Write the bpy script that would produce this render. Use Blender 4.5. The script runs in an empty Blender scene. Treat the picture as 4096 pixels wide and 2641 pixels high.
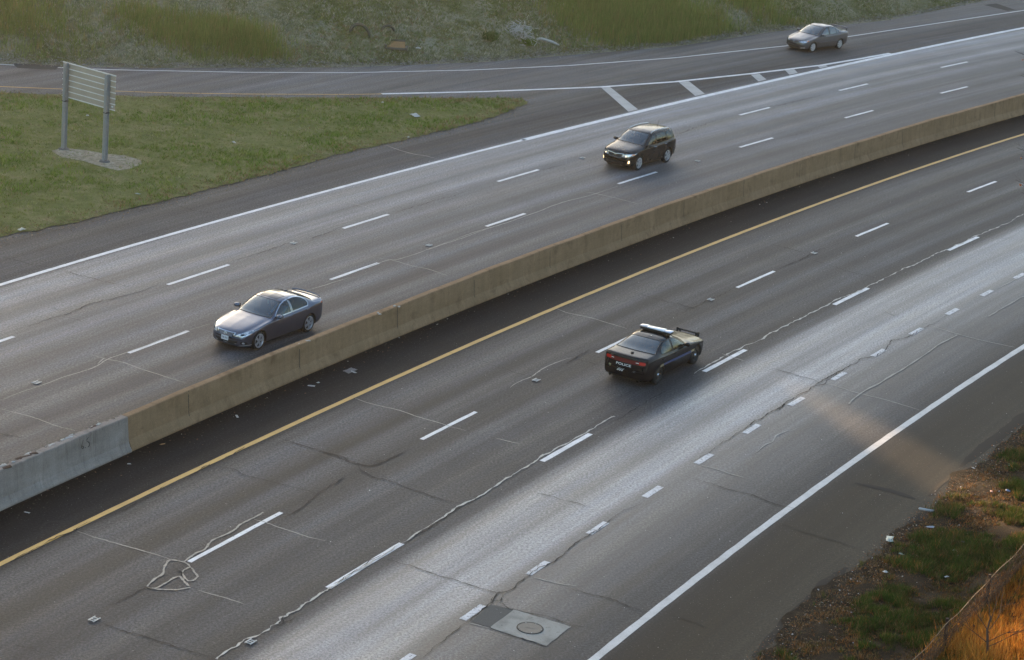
import bpy, bmesh, math, random
import numpy as np
from mathutils import Vector, Matrix
from mathutils.bvhtree import BVHTree

# ------------------------------------------------------------------ camera, sky, sun, exposure
SC = bpy.context.scene
COL = SC.collection
FPX, PITCH, ROLL, CAMH = 9100.98, 0.3134918, 0.0939227, 26.50405     # solved from lane widths, dash spacing and wheelbases
CX, CY = 444.1951, -167.1419                                        # centre of the motorway's curve
cam_d = bpy.data.cameras.new('camera')
cam = bpy.data.objects.new('camera', cam_d); COL.objects.link(cam)
cam_d.sensor_fit = 'HORIZONTAL'; cam_d.sensor_width = 36.0
cam_d.lens = FPX / 4096 * 36.0
cam_d.clip_start = 0.5; cam_d.clip_end = 6000
cp_, sp_ = math.cos(PITCH), math.sin(PITCH)
Rv, Uv, Fv = Vector((1, 0, 0)), Vector((0, sp_, cp_)), Vector((0, cp_, -sp_))
cr_, sr_ = math.cos(ROLL), math.sin(ROLL)
right = Rv * cr_ + Uv * sr_; up = -Rv * sr_ + Uv * cr_
M = Matrix((right, up, -Fv)).transposed().to_4x4(); M.translation = Vector((0, 0, CAMH))
cam.matrix_world = M
SC.camera = cam

SUN_EL = 10.0
SUN_D = Vector((-0.451, 0.892, 0)).normalized()                     # horizontal direction towards the sun
TANE = math.tan(math.radians(SUN_EL))
wd = bpy.data.worlds.new("World"); SC.world = wd; wd.use_nodes = True
nt = wd.node_tree; nt.nodes.clear()
sky = nt.nodes.new('ShaderNodeTexSky'); sky.sky_type = 'NISHITA'; sky.sun_disc = False
sky.sun_elevation = math.radians(SUN_EL); sky.sun_rotation = math.atan2(SUN_D.x, SUN_D.y)
sky.air_density = 1.0; sky.dust_density = 2.3; sky.ozone_density = 1.2
bg = nt.nodes.new('ShaderNodeBackground'); bg.inputs[1].default_value = 0.15
wo = nt.nodes.new('ShaderNodeOutputWorld')
nt.links.new(sky.outputs[0], bg.inputs[0]); nt.links.new(bg.outputs[0], wo.inputs[0])
sl = bpy.data.lights.new('sun', 'SUN'); sl.energy = 5.0; sl.angle = math.radians(0.6); sl.color = (1.0, 0.66, 0.36)
so = bpy.data.objects.new('sun', sl); COL.objects.link(so)
sdir = Vector((SUN_D.x * math.cos(math.radians(SUN_EL)), SUN_D.y * math.cos(math.radians(SUN_EL)), math.sin(math.radians(SUN_EL))))
so.rotation_euler = (-sdir).to_track_quat('-Z', 'Y').to_euler(); so.location = (-60, 150, 60)
SC.view_settings.view_transform = 'Standard'; SC.view_settings.look = 'None'
SC.view_settings.gamma = 1.0; SC.view_settings.exposure = 1.66
SC.cycles.max_bounces = 6; SC.cycles.volume_bounces = 0

rnd = random.Random(7); rng = np.random.default_rng(7)

# ------------------------------------------------------------------ helpers
def ray(px, py):
    x = px - 2048; y = -(py - 1320.5)
    x, y = cr_ * x - sr_ * y, sr_ * x + cr_ * y
    return np.array([x, FPX * cp_ + y * sp_, -FPX * sp_ + y * cp_])
def at(px, py, z=0.0):
    """point of the photograph -> place at height z in the scene"""
    d = ray(px, py); t = (z - CAMH) / d[2]
    return Vector((d[0] * t, d[1] * t, z))
def at_h(px, py, hf):
    """point of the photograph -> place on the terrain z = hf(x, y)"""
    d = ray(px, py); d = d / d[1]
    p = None
    for y in np.arange(40, 330, 0.1):
        q = d * y; z = CAMH + q[2]
        if z <= hf(q[0], y): p = Vector((q[0], y, hf(q[0], y))); break
    return p or at(px, py)
def polar(r, a, z=0.0): return Vector((CX + r * math.cos(a), CY + r * math.sin(a), z))
def rad_ang(p): return math.hypot(p.x - CX, p.y - CY), math.atan2(p.y - CY, p.x - CX)
def tr(ox, oy, s, pts): return [(ox + x / s, oy + y / s) for x, y in pts]

def tag(o, label=None, cat=None, group=None, kind=None):
    if label: o['label'] = label
    if cat: o['category'] = cat
    if group: o['group'] = group
    if kind: o['kind'] = kind
    return o
def mesh_obj(name, verts, faces, mat, parent=None, smooth=False, kind=None):
    me = bpy.data.meshes.new(name); me.from_pydata([tuple(v) for v in verts], [], faces); me.update()
    if smooth:
        for p in me.polygons: p.use_smooth = True
    if mat: me.materials.append(mat)
    o = bpy.data.objects.new(name, me); COL.objects.link(o)
    if parent: o.parent = parent
    if kind: o['kind'] = kind
    return o
def bm_obj(name, bm, mat, parent=None, smooth=False, kind=None):
    me = bpy.data.meshes.new(name); bm.to_mesh(me); bm.free()
    if smooth:
        for p in me.polygons: p.use_smooth = True
    if mat: me.materials.append(mat)
    o = bpy.data.objects.new(name, me); COL.objects.link(o)
    if parent: o.parent = parent
    if kind: o['kind'] = kind
    return o
def np_mesh(name, co, tris, mat, attr=None, kind=None, parent=None):
    me = bpy.data.meshes.new(name)
    me.vertices.add(len(co)); me.vertices.foreach_set('co', np.asarray(co, np.float32).ravel())
    n = len(tris); me.loops.add(n * 3); me.loops.foreach_set('vertex_index', np.asarray(tris, np.int32).ravel())
    me.polygons.add(n); me.polygons.foreach_set('loop_start', np.arange(0, n * 3, 3, dtype=np.int32))
    me.polygons.foreach_set('loop_total', np.full(n, 3, np.int32))
    me.update(calc_edges=True)
    if attr is not None:
        a = me.color_attributes.new('tint', 'FLOAT_COLOR', 'POINT'); a.data.foreach_set('color', np.asarray(attr, np.float32).ravel())
    me.materials.append(mat)
    o = bpy.data.objects.new(name, me); COL.objects.link(o)
    if kind: o['kind'] = kind
    if parent: o.parent = parent
    return o
def empty(name, loc, rz=0, label=None, cat=None, group=None):
    o = bpy.data.objects.new(name, None); o.empty_display_size = 0.3; COL.objects.link(o)
    o.location = loc; o.rotation_euler = (0, 0, rz)
    return tag(o, label, cat, group)
def add_box(bm, c, s, rot=None, bevel=0.0):
    r = bmesh.ops.create_cube(bm, size=1.0)
    vs = r['verts']
    for v in vs: v.co = Vector((v.co.x * s[0], v.co.y * s[1], v.co.z * s[2]))
    if bevel > 0:
        es = list({e for v in vs for e in v.link_edges})
        rb = bmesh.ops.bevel(bm, geom=es, offset=bevel, segments=2, affect='EDGES', profile=0.5)
        vs = list({v for f in rb['faces'] for v in f.verts} | {v for v in vs if v.is_valid})
    for v in vs:
        co = v.co
        if rot is not None: co = rot @ co
        v.co = co + Vector(c)
    return vs
def add_tube(bm, pts, rads, seg=8, cap=True):
    pts = [Vector(p) for p in pts]
    if not isinstance(rads, (list, tuple)): rads = [rads] * len(pts)
    rings = []
    prev = None
    for i, p in enumerate(pts):
        t = (pts[min(i + 1, len(pts) - 1)] - pts[max(i - 1, 0)]).normalized()
        a = Vector((0, 0, 1)) if abs(t.z) < 0.9 else Vector((1, 0, 0))
        if prev is not None: a = prev
        u = (a - t * a.dot(t)).normalized(); prev = u; v = t.cross(u)
        rings.append([bm.verts.new(p + (u * math.cos(2 * math.pi * k / seg) + v * math.sin(2 * math.pi * k / seg)) * rads[i]) for k in range(seg)])
    for a, b in zip(rings, rings[1:]):
        for k in range(seg): bm.faces.new((a[k], a[(k + 1) % seg], b[(k + 1) % seg], b[k]))
    if cap and seg > 2:
        bm.faces.new(rings[0][::-1]); bm.faces.new(rings[-1])
def add_lathe(bm, prof, c, axis='y', seg=32, closed=False):
    rings = []
    for k in range(seg):
        a = 2 * math.pi * k / seg; row = []
        for r, h in prof:
            if axis == 'y': co = (c[0] + r * math.cos(a), c[1] + h, c[2] + r * math.sin(a))
            else: co = (c[0] + r * math.cos(a), c[1] + r * math.sin(a), c[2] + h)
            row.append(bm.verts.new(co))
        rings.append(row)
    n = len(prof)
    for k in range(seg):
        a, b = rings[k], rings[(k + 1) % seg]
        for j in range(n if closed else n - 1):
            j2 = (j + 1) % n
            bm.faces.new((a[j], a[j2], b[j2], b[j]))
def pchip(tab):
    x = np.array([t[0] for t in tab], float); y = np.array([t[1] for t in tab], float)
    h = np.diff(x); d = np.diff(y) / h; m = np.zeros(len(x)); m[0] = d[0]; m[-1] = d[-1]
    for i in range(1, len(x) - 1):
        if d[i - 1] * d[i] > 0:
            w1 = 2 * h[i] + h[i - 1]; w2 = h[i] + 2 * h[i - 1]; m[i] = (w1 + w2) / (w1 / d[i - 1] + w2 / d[i])
    def f(q):
        q = np.clip(q, x[0], x[-1]); i = np.clip(np.searchsorted(x, q) - 1, 0, len(x) - 2)
        t = (q - x[i]) / h[i]
        return ((1 + 2 * t) * (1 - t) ** 2 * y[i] + t * (1 - t) ** 2 * h[i] * m[i] + t * t * (3 - 2 * t) * y[i + 1] + t * t * (t - 1) * h[i] * m[i + 1])
    return f
def inside(poly, x, y):
    c = False; n = len(poly); j = n - 1
    for i in range(n):
        xi, yi = poly[i]; xj, yj = poly[j]
        if (yi > y) != (yj > y) and x < (xj - xi) * (y - yi) / (yj - yi) + xi: c = not c
        j = i
    return c
def inside_np(poly, X, Y):
    c = np.zeros(X.shape, bool); n = len(poly); j = n - 1
    for i in range(n):
        xi, yi = poly[i]; xj, yj = poly[j]
        if yi != yj:
            k = ((yi > Y) != (yj > Y)) & (X < (xj - xi) * (Y - yi) / (yj - yi) + xi); c ^= k
        j = i
    return c

# ------------------------------------------------------------------ materials
class NB:
    def __init__(s, name):
        s.m = bpy.data.materials.new(name); s.m.use_nodes = True; s.t = s.m.node_tree
        s.p = s.t.nodes['Principled BSDF']; s.out = s.t.nodes['Material Output']
    def n(s, typ, **kw):
        x = s.t.nodes.new(typ)
        for k, v in kw.items(): setattr(x, k, v)
        return x
    def l(s, a, b): s.t.links.new(a, b)
    def coord(s, scale=(1, 1, 1), which='Object'):
        tc = s.n('ShaderNodeTexCoord'); mp = s.n('ShaderNodeMapping'); mp.inputs['Scale'].default_value = scale
        s.l(tc.outputs[which], mp.inputs['Vector']); return mp.outputs[0]
    def noise(s, vec, scale, detail=4, rough=0.6, dist=0.0):
        x = s.n('ShaderNodeTexNoise'); x.inputs['Scale'].default_value = scale; x.inputs['Detail'].default_value = detail
        x.inputs['Roughness'].default_value = rough; x.inputs['Distortion'].default_value = dist
        if vec is not None: s.l(vec, x.inputs['Vector'])
        return x.outputs['Fac']
    def ramp(s, fac, stops, interp='LINEAR'):
        r = s.n('ShaderNodeValToRGB'); r.color_ramp.interpolation = interp; els = r.color_ramp.elements
        while len(els) > 1: els.remove(els[-1])
        for i, (p, c) in enumerate(stops):
            if isinstance(c, (int, float)): c = (c, c, c)
            e = els[0] if i == 0 else els.new(p)
            e.position = p; e.color = (*c[:3], 1)
        s.l(fac, r.inputs[0]); return r.outputs[0]
    def mix(s, fac, a, b, mode='MIX'):
        x = s.n('ShaderNodeMix', data_type='RGBA', blend_type=mode)
        for sock, v in ((x.inputs[0], fac), (x.inputs[6], a), (x.inputs[7], b)):
            if isinstance(v, (int, float)): sock.default_value = v
            elif isinstance(v, tuple): sock.default_value = (*v[:3], 1)
            else: s.l(v, sock)
        return x.outputs[2]
    def math(s, op, a, b=None):
        x = s.n('ShaderNodeMath', operation=op)
        for i, v in enumerate((a, b)):
            if v is None: continue
            if isinstance(v, (int, float)): x.inputs[i].default_value = v
            else: s.l(v, x.inputs[i])
        return x.outputs[0]
    def bump(s, h, strength=0.3, dist=0.02):
        b = s.n('ShaderNodeBump'); b.inputs['Strength'].default_value = strength; b.inputs['Distance'].default_value = dist
        s.l(h, b.inputs['Height']); s.l(b.outputs[0], s.p.inputs['Normal'])
    def set(s, **kw):
        for k, v in kw.items():
            i = s.p.inputs[k]
            if isinstance(v, (int, float)): i.default_value = v
            elif isinstance(v, tuple): i.default_value = (*v[:3], 1)
            else: s.l(v, i)
        return s.m
def plain(name, col, rough=0.6, metal=0.0, coat=0.0, spec=0.5, var=0.15, vscale=8.0):
    b = NB(name); f = b.noise(b.coord(), vscale, 5)
    c = b.mix(f, tuple(x * (1 - var) for x in col), tuple(min(1, x * (1 + var)) for x in col))
    b.set(**{'Base Color': c, 'Roughness': rough, 'Metallic': metal, 'Coat Weight': coat, 'Specular IOR Level': spec})
    return b.m
def emis(name, col, st):
    b = NB(name); b.set(**{'Base Color': col, 'Emission Color': col, 'Emission Strength': st, 'Roughness': 0.2}); return b.m

def mat_pavement():
    b = NB('asphalt_concrete')
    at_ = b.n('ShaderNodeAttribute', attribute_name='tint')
    uv = b.n('ShaderNodeUVMap', uv_map='road')
    def uvm(sx, sy):
        mp = b.n('ShaderNodeMapping'); mp.inputs['Scale'].default_value = (sx, sy, 1); b.l(uv.outputs[0], mp.inputs['Vector']); return mp.outputs[0]
    st1 = b.ramp(b.noise(uvm(0.02, 1.1), 1.0, 5, 0.6, 0.2), [(0.3, 0.62), (0.5, 1.0), (0.72, 1.45)])
    st2 = b.ramp(b.noise(uvm(0.10, 4.5), 1.0, 4, 0.6), [(0.3, 0.86), (0.7, 1.14)])
    bl = b.ramp(b.noise(b.coord(), 0.35, 6, 0.65), [(0.3, 0.88), (0.7, 1.12)])
    ob = b.coord()
    g1 = b.noise(ob, 13, 4, 0.85); g2 = b.noise(ob, 40, 2, 0.8)
    gr = b.ramp(g1, [(0.38, 0.42), (0.5, 0.98), (0.61, 1.75)])
    gr2 = b.ramp(g2, [(0.3, 0.78), (0.7, 1.25)])
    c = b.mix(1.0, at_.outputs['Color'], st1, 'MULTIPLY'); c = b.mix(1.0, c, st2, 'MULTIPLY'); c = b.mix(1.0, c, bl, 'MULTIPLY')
    c = b.mix(1.0, c, gr, 'MULTIPLY'); c = b.mix(1.0, c, gr2, 'MULTIPLY')
    hue = b.ramp(b.noise(uvm(0.06, 1.3), 1.0, 4, 0.6), [(0.35, (1.05, 1.0, 0.93)), (0.65, (0.96, 0.99, 1.07))])
    c = b.mix(1.0, c, hue, 'MULTIPLY')
    # stone chips showing white
    sp = b.ramp(b.noise(ob, 22, 1, 0.5), [(0.72, 0.0), (0.76, 1.0)])
    c = b.mix(b.math('MULTIPLY', sp, 0.5), c, (0.36, 0.36, 0.35))
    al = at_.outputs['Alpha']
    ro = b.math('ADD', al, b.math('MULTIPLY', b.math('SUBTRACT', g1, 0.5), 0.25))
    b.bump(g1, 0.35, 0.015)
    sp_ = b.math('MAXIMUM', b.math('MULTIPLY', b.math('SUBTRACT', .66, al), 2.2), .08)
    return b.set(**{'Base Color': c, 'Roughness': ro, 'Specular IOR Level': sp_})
def mat_paint(name, col, wear=0.58, under=(0.08, 0.08, 0.08)):
    b = NB(name); ob = b.coord()
    w = b.ramp(b.noise(ob, 9, 6, 0.75), [(wear, 0.0), (wear + 0.06, 1.0)])
    d = b.ramp(b.noise(ob, 1.3, 5, 0.7), [(0.3, 0.72), (0.7, 1.05)])
    c = b.mix(1.0, col, d, 'MULTIPLY'); c = b.mix(w, c, under)
    g = b.ramp(b.noise(ob, 40, 2, 0.7), [(0.3, 0.85), (0.7, 1.12)]); c = b.mix(1.0, c, g, 'MULTIPLY')
    return b.set(**{'Base Color': c, 'Roughness': 0.5})
def mat_soil(name, cols, scale=1.2):
    b = NB(name); ob = b.coord()
    c = b.ramp(b.noise(ob, scale, 8, 0.7, 0.3), [(0.25 + 0.5 * i / (len(cols) - 1), k) for i, k in enumerate(cols)])
    g = b.noise(ob, 18, 4, 0.8); c = b.mix(1.0, c, b.ramp(g, [(0.25, 0.55), (0.75, 1.5)]), 'MULTIPLY')
    b.bump(g, 0.8, 0.06)
    return b.set(**{'Base Color': c, 'Roughness': 0.95, 'Specular IOR Level': 0.15})
def mat_grass(name='grass_blades', sss=0.25):
    b = NB(name); a = b.n('ShaderNodeAttribute', attribute_name='tint')
    b.set(**{'Base Color': a.outputs['Color'], 'Roughness': 0.75, 'Specular IOR Level': 0.25})
    tb = b.n('ShaderNodeBsdfTranslucent'); b.l(a.outputs['Color'], tb.inputs[0])
    mx = b.n('ShaderNodeMixShader'); mx.inputs[0].default_value = sss
    b.l(b.p.outputs[0], mx.inputs[1]); b.l(tb.outputs[0], mx.inputs[2]); b.l(mx.outputs[0], b.out.inputs[0])
    return b.m
def mat_barrier(name, c1, c2, stain, vert=False):
    b = NB(name)
    uv = b.n('ShaderNodeUVMap', uv_map='wall')
    def uvm(sx, sy):
        mp = b.n('ShaderNodeMapping'); mp.inputs['Scale'].default_value = (sx, sy, 1); b.l(uv.outputs[0], mp.inputs['Vector']); return mp.outputs[0]
    f = b.noise(uvm(0.5, 1.4), 1.0, 8, 0.65)
    c = b.mix(b.ramp(f, [(0.3, 0.0), (0.7, 1.0)]), c1, c2)
    st = b.ramp(b.noise(uvm(5.0, 0.7) if vert else uvm(1.6, 1.2), 1.0, 7, 0.7, 0.4), [(0.53, 0.0), (0.80, 1.0)])
    c = b.mix(b.math('MULTIPLY', st, 0.85), c, stain)
    dr = b.ramp(b.noise(uvm(2.6, 0.30), 1.0, 6, 0.7), [(0.35, 0.84), (0.65, 1.08)]); c = b.mix(1.0, c, dr, 'MULTIPLY')
    g = b.noise(b.coord(), 30, 4, 0.7); c = b.mix(1.0, c, b.ramp(g, [(0.3, 0.8), (0.7, 1.2)]), 'MULTIPLY')
    b.bump(g, 0.3, 0.01)
    return b.set(**{'Base Color': c, 'Roughness': 0.9, 'Specular IOR Level': 0.25})
def mat_glass(name, tint, base=0.0):
    b = NB(name)
    tb = b.n('ShaderNodeBsdfTransparent'); tb.inputs[0].default_value = (*tint, 1)
    gl = b.n('ShaderNodeBsdfGlossy'); gl.inputs['Roughness'].default_value = 0.02; gl.inputs[0].default_value = (0.9, 0.97, 1.0, 1)
    fr = b.n('ShaderNodeFresnel'); fr.inputs[0].default_value = 1.55
    f = b.math('ADD', fr.outputs[0], base)
    mx = b.n('ShaderNodeMixShader'); b.l(f, mx.inputs[0]); b.l(tb.outputs[0], mx.inputs[1]); b.l(gl.outputs[0], mx.inputs[2])
    b.l(mx.outputs[0], b.out.inputs[0]); return b.m

PAVE = mat_pavement()
WHITE = mat_paint('white_road_paint', (0.76, 0.76, 0.77), 0.60)
WHITE2 = mat_paint('worn_white_road_paint', (0.62, 0.62, 0.64), 0.54, (0.11, 0.11, 0.11))
CHEV = mat_paint('weathered_white_road_paint', (0.36, 0.37, 0.37), 0.62, (0.2, 0.2, 0.2))
YELLOW = mat_paint('yellow_road_paint', (0.56, 0.30, 0.03), 0.66, (0.10, 0.08, 0.05))
SEAL = mat_paint('pale_crack_sealant', (0.30, 0.295, 0.27), 0.56, (0.10, 0.10, 0.10))
SEALD = mat_paint('dull_crack_sealant', (0.27, 0.26, 0.235), 0.54, (0.10, 0.10, 0.10))
SEALW = mat_paint('white_crack_sealant', (0.42, 0.41, 0.38), 0.55, (0.12, 0.12, 0.12))
CRACK = plain('dark_crack', (0.012, 0.012, 0.012), 0.95)
OIL = plain('dark_smear', (0.006, 0.006, 0.006), 0.9)
GALV = plain('galvanised_steel', (0.36, 0.38, 0.40), 0.5, 0.7, var=0.2)
ALU2 = plain('pale_aluminium_rib', (0.70, 0.69, 0.66), .5, .0)
ALU = plain('weathered_aluminium', (0.42, 0.355, 0.28), 0.6, 0.0, var=0.15, vscale=3)
GRASS = mat_grass(); DRY = mat_grass('dry_grass_blades', 0.4)

# ------------------------------------------------------------------ the ground: pavement, markings
A0, A1 = math.radians(160.5), math.radians(137.0)
mesh_obj('ground', [(-900, -300, -0.25), (900, -300, -0.25), (900, 1500, -0.25), (-900, 1500, -0.25)], [(0, 1, 2, 3)],
         mat_soil('dry_ground', [(0.10, 0.10, 0.05), (0.16, 0.15, 0.08), (0.2, 0.18, 0.11)], 0.1), kind='structure')
RB = 511.78                                                       # near foot of the barrier
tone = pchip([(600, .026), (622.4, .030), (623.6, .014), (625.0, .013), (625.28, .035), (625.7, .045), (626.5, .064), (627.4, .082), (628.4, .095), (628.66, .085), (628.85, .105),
              (629.25, .26), (629.7, .23), (630.2, .165), (630.6, .17), (631.1, .23), (631.7, .085), (632.1, .048), (632.6, .048), (633.3, .080), (633.9, .045),  # third lane's tracks: polished wear, plus sky sheen painted into the paler tone
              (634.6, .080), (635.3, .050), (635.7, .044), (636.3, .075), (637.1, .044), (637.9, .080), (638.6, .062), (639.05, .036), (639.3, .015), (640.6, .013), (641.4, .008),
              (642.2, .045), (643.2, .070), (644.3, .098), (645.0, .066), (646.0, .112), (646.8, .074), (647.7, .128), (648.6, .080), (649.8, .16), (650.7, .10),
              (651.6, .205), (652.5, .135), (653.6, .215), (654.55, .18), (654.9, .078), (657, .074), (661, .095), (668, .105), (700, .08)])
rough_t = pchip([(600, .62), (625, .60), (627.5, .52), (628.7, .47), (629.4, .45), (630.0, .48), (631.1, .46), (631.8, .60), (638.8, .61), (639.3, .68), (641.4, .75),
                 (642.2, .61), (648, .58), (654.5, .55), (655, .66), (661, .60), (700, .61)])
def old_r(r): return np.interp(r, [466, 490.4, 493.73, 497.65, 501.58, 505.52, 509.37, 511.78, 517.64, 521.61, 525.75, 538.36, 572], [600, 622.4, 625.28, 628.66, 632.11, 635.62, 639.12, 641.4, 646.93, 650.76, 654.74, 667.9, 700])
def build_pavement():
    rs = np.arange(480, 572.01, 0.2); an = np.linspace(A0, A1, 150)
    R, A = np.meshgrid(rs, an, indexing='ij')
    co = np.stack([CX + R * np.cos(A), CY + R * np.sin(A), np.zeros_like(R)], -1).reshape(-1, 3)
    n, m = R.shape; i = np.arange(n - 1)[:, None] * m + np.arange(m - 1)[None]
    i = i.ravel(); q = np.stack([i, i + 1, i + m + 1, i + m], -1)
    tris = np.concatenate([q[:, [0, 1, 2]], q[:, [0, 2, 3]]])
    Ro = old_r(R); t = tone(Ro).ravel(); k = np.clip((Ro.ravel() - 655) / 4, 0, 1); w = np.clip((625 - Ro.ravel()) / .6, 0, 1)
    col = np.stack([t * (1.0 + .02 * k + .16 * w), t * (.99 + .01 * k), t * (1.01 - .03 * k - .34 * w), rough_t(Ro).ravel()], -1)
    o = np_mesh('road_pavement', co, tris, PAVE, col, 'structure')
    me = o.data; uv = me.uv_layers.new(name='road')
    vi = np.empty(len(me.loops), np.int32); me.loops.foreach_get('vertex_index', vi)
    uvs = np.stack([(A0 - A.ravel()) * 512, R.ravel()], -1)[vi]
    uv.data.foreach_set('uv', uvs.astype(np.float32).ravel())
build_pavement()

def arc_strip(verts, faces, r, w, a0, a1, z, step=0.6, ragged=0.0):
    n = max(2, int(abs(a1 - a0) * r / step) + 1); b = len(verts)
    for k in range(n + 1):
        a = a0 + (a1 - a0) * k / n
        e1 = (rnd.random() - .5) * ragged; e2 = (rnd.random() - .5) * ragged
        verts.append(polar(r - w / 2 + e1, a, z)); verts.append(polar(r + w / 2 + e2, a, z))
    for k in range(n): faces.append((b + 2 * k, b + 2 * k + 1, b + 2 * k + 3, b + 2 * k + 2))
def ang_px(px, py): return rad_ang(at(px, py))[1]
def px_strip(verts, faces, pts, w, z, jit=0.0, sub=6, taper=False, wob=0.5):
    """ribbon lying on the road along a line traced from the photograph"""
    P = [at(*p) for p in pts]; Q = []
    if len(P) > 3 and jit > 0:
        S = []
        for i in range(len(P) - 1):
            p0, p1, p2, p3 = P[max(i - 1, 0)], P[i], P[i + 1], P[min(i + 2, len(P) - 1)]
            for t in (0, .25, .5, .75): S.append(.5 * (2 * p1 + (p2 - p0) * t + (2 * p0 - 5 * p1 + 4 * p2 - p3) * t * t + (3 * p1 - p0 - 3 * p2 + p3) * t ** 3))
        P = S + [P[-1]]
    for a, b in zip(P, P[1:]):
        n = max(1, int((b - a).length * sub))
        for k in range(n): Q.append(a.lerp(b, k / n))
    Q.append(P[-1]); m = len(Q); b0 = len(verts)
    off = 0.0
    for i, p in enumerate(Q):
        t = (Q[min(i + 1, m - 1)] - Q[max(i - 1, 0)]).normalized(); nr = Vector((-t.y, t.x, 0))
        off = off * 0.55 + (rnd.random() - .5) * jit
        ww = w * (1 + (rnd.random() - .5) * wob)
        if taper: ww *= 0.25 + 0.75 * min(1, 4 * min(i + .3, m - 1 - i + .3) / m)
        c = p + nr * off
        verts.append(c - nr * ww / 2 + Vector((0, 0, z))); verts.append(c + nr * ww / 2 + Vector((0, 0, z)))
    for k in range(m - 1): faces.append((b0 + 2 * k, b0 + 2 * k + 1, b0 + 2 * k + 3, b0 + 2 * k + 2))

# white and yellow lines
RY, RD1, RD2, RD3, RE, RF1, RF2 = 509.40, 505.52, 501.58, 497.65, 493.73, 521.61, 517.64
vs, fs = [], []
arc_strip(vs, fs, RY, 0.19, A0, A1, 0.008, ragged=0.012); mesh_obj('yellow_edge_line', vs, fs, YELLOW, kind='structure')
vs, fs = [], []
arc_strip(vs, fs, RE, 0.24, A0, A1, 0.008, ragged=0.02); mesh_obj('near_white_edge_line', vs, fs, mat_paint('dull_white_road_paint', (0.56, 0.555, 0.545), 0.62), kind='structure')
vs, fs = [], []
WLP = np.array([(-900, 1430), (-450, 1282), (0, 1139), (200, 1079), (493, 998), (883, 875), (1364, 752), (2099, 565), (2384, 487), (2700, 411), (3479, 235), (4096, 114), (4600, 20), (5000, -50)], float)
WPF = np.polynomial.Polynomial.fit(WLP[:, 0], WLP[:, 1], 4)
px_strip(vs, fs, [(x, WPF(x)) for x in range(-900, 2101, 100)], 0.21, 0.008, sub=3, wob=.15)
px_strip(vs, fs, [(x, WPF(x)) for x in range(2090, 5000, 120)], 0.34, 0.008, sub=2, wob=.1)
mesh_obj('white_edge_lines', vs, fs, WHITE, kind='structure')
vs, fs = [], []; vw, fw = [], []
def dashes(r, starts, ends, w, V, F):
    for s, e in zip(starts, ends): arc_strip(V, F, r, w, ang_px(*s), ang_px(*e), 0.008, ragged=0.015, step=.4)
def cyc_dashes(r, first, n0, n1, cyc, ln, w, V, F):
    a = ang_px(*first)
    for k in range(n0, n1):
        b = a - k * cyc / r; arc_strip(V, F, r, w, b, b - ln / r, 0.008, ragged=0.015, step=.4)
dashes(RD1, [(777, 2255), (1683, 1758), (2384, 1410), (2943, 1150), (3419, 945), (3870, 769)], [(1145, 2057), (1910, 1650), (2560, 1327), (3102, 1087), (3557, 895), (3986, 727)], 0.15, vs, fs)
cyc_dashes(RD1, (777, 2255), -3, 0, 12.3, 3.7, 0.15, vs, fs); cyc_dashes(RD1, (3870, 769), 1, 8, 12.2, 3.4, 0.15, vs, fs)
dashes(RD2, [(1329, 2358), (2164, 1845), (2804, 1484), (3333, 1219), (3797, 1003)], [(1621, 2179), (2368, 1738), (2979, 1399), (3472, 1153), (3914, 949)], 0.19, vs, fs)
cyc_dashes(RD2, (1329, 2358), -3, 0, 12.3, 3.6, 0.19, vs, fs); cyc_dashes(RD2, (3797, 1003), 1, 8, 12.2, 3.4, 0.19, vs, fs)
dashes(RF1, [(649, 1134), (1371, 914), (1998, 729), (2500, 583), (2963, 462), (3362, 364), (3765, 271)], [(903, 1056), (1560, 860), (2164, 682), (2640, 545), (3086, 432), (3479, 338), (3869, 248)], 0.17, vs, fs)
cyc_dashes(RF1, (649, 1134), -4, 0, 12.3, 3.6, 0.17, vs, fs); cyc_dashes(RF1, (3765, 271), 1, 6, 12.2, 3.4, 0.17, vs, fs)
dashes(RF2, [(487, 1405), (1309, 1116), (1943, 906), (2479, 738), (2967, 592), (3388, 474), (3768, 375)], [(740, 1321), (1514, 1053), (2108, 857), (2641, 692), (3103, 555), (3502, 445), (3877, 349)], 0.17, vs, fs)
cyc_dashes(RF2, (487, 1405), -4, 0, 12.3, 3.6, 0.17, vs, fs); cyc_dashes(RF2, (3768, 375), 1, 6, 12.2, 3.4, 0.17, vs, fs)
mesh_obj('white_lane_dashes', vs, fs, WHITE, kind='structure')
cyc_dashes(RD3, (1861, 2483), -8, 26, 3.785, 1.15, 0.22, vw, fw)
mesh_obj('worn_short_dashes', vw, fw, WHITE2, kind='structure')

# slip road: outer white line, inner yellow then white line, chevron bars
vs, fs = [], []; vy, fy = [], []
R1 = [(-900, 190), (-300, 238), (0, 258), (227, 271), (454, 280), (974, 290), (1400, 291.6), (1884, 281), (2274, 263), (2700, 232), (3148, 183.8), (3414, 144), (4096, 42), (4700, -70)]
R2 = [(-900, 296), (0, 347), (247, 357), (649, 372), (974, 377), (1400, 378.6), (1527, 376.6)]
R2w = [(1527, 376.6), (1949, 367), (2404, 348.7), (2700, 328), (3005, 295.5), (3284, 262), (3440, 236), (3560, 214)]
px_strip(vs, fs, R1, 0.13, 0.008, sub=1, wob=.1); px_strip(vs, fs, R2w, 0.26, 0.011, sub=1, wob=.05)
px_strip(vy, fy, R2, 0.12, 0.008, sub=1, wob=.1)
mesh_obj('slip_road_yellow_line', vy, fy, YELLOW, kind='structure')
mesh_obj('slip_road_white_lines', vs, fs, WHITE, kind='structure')
vc, fc = [], []
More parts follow.
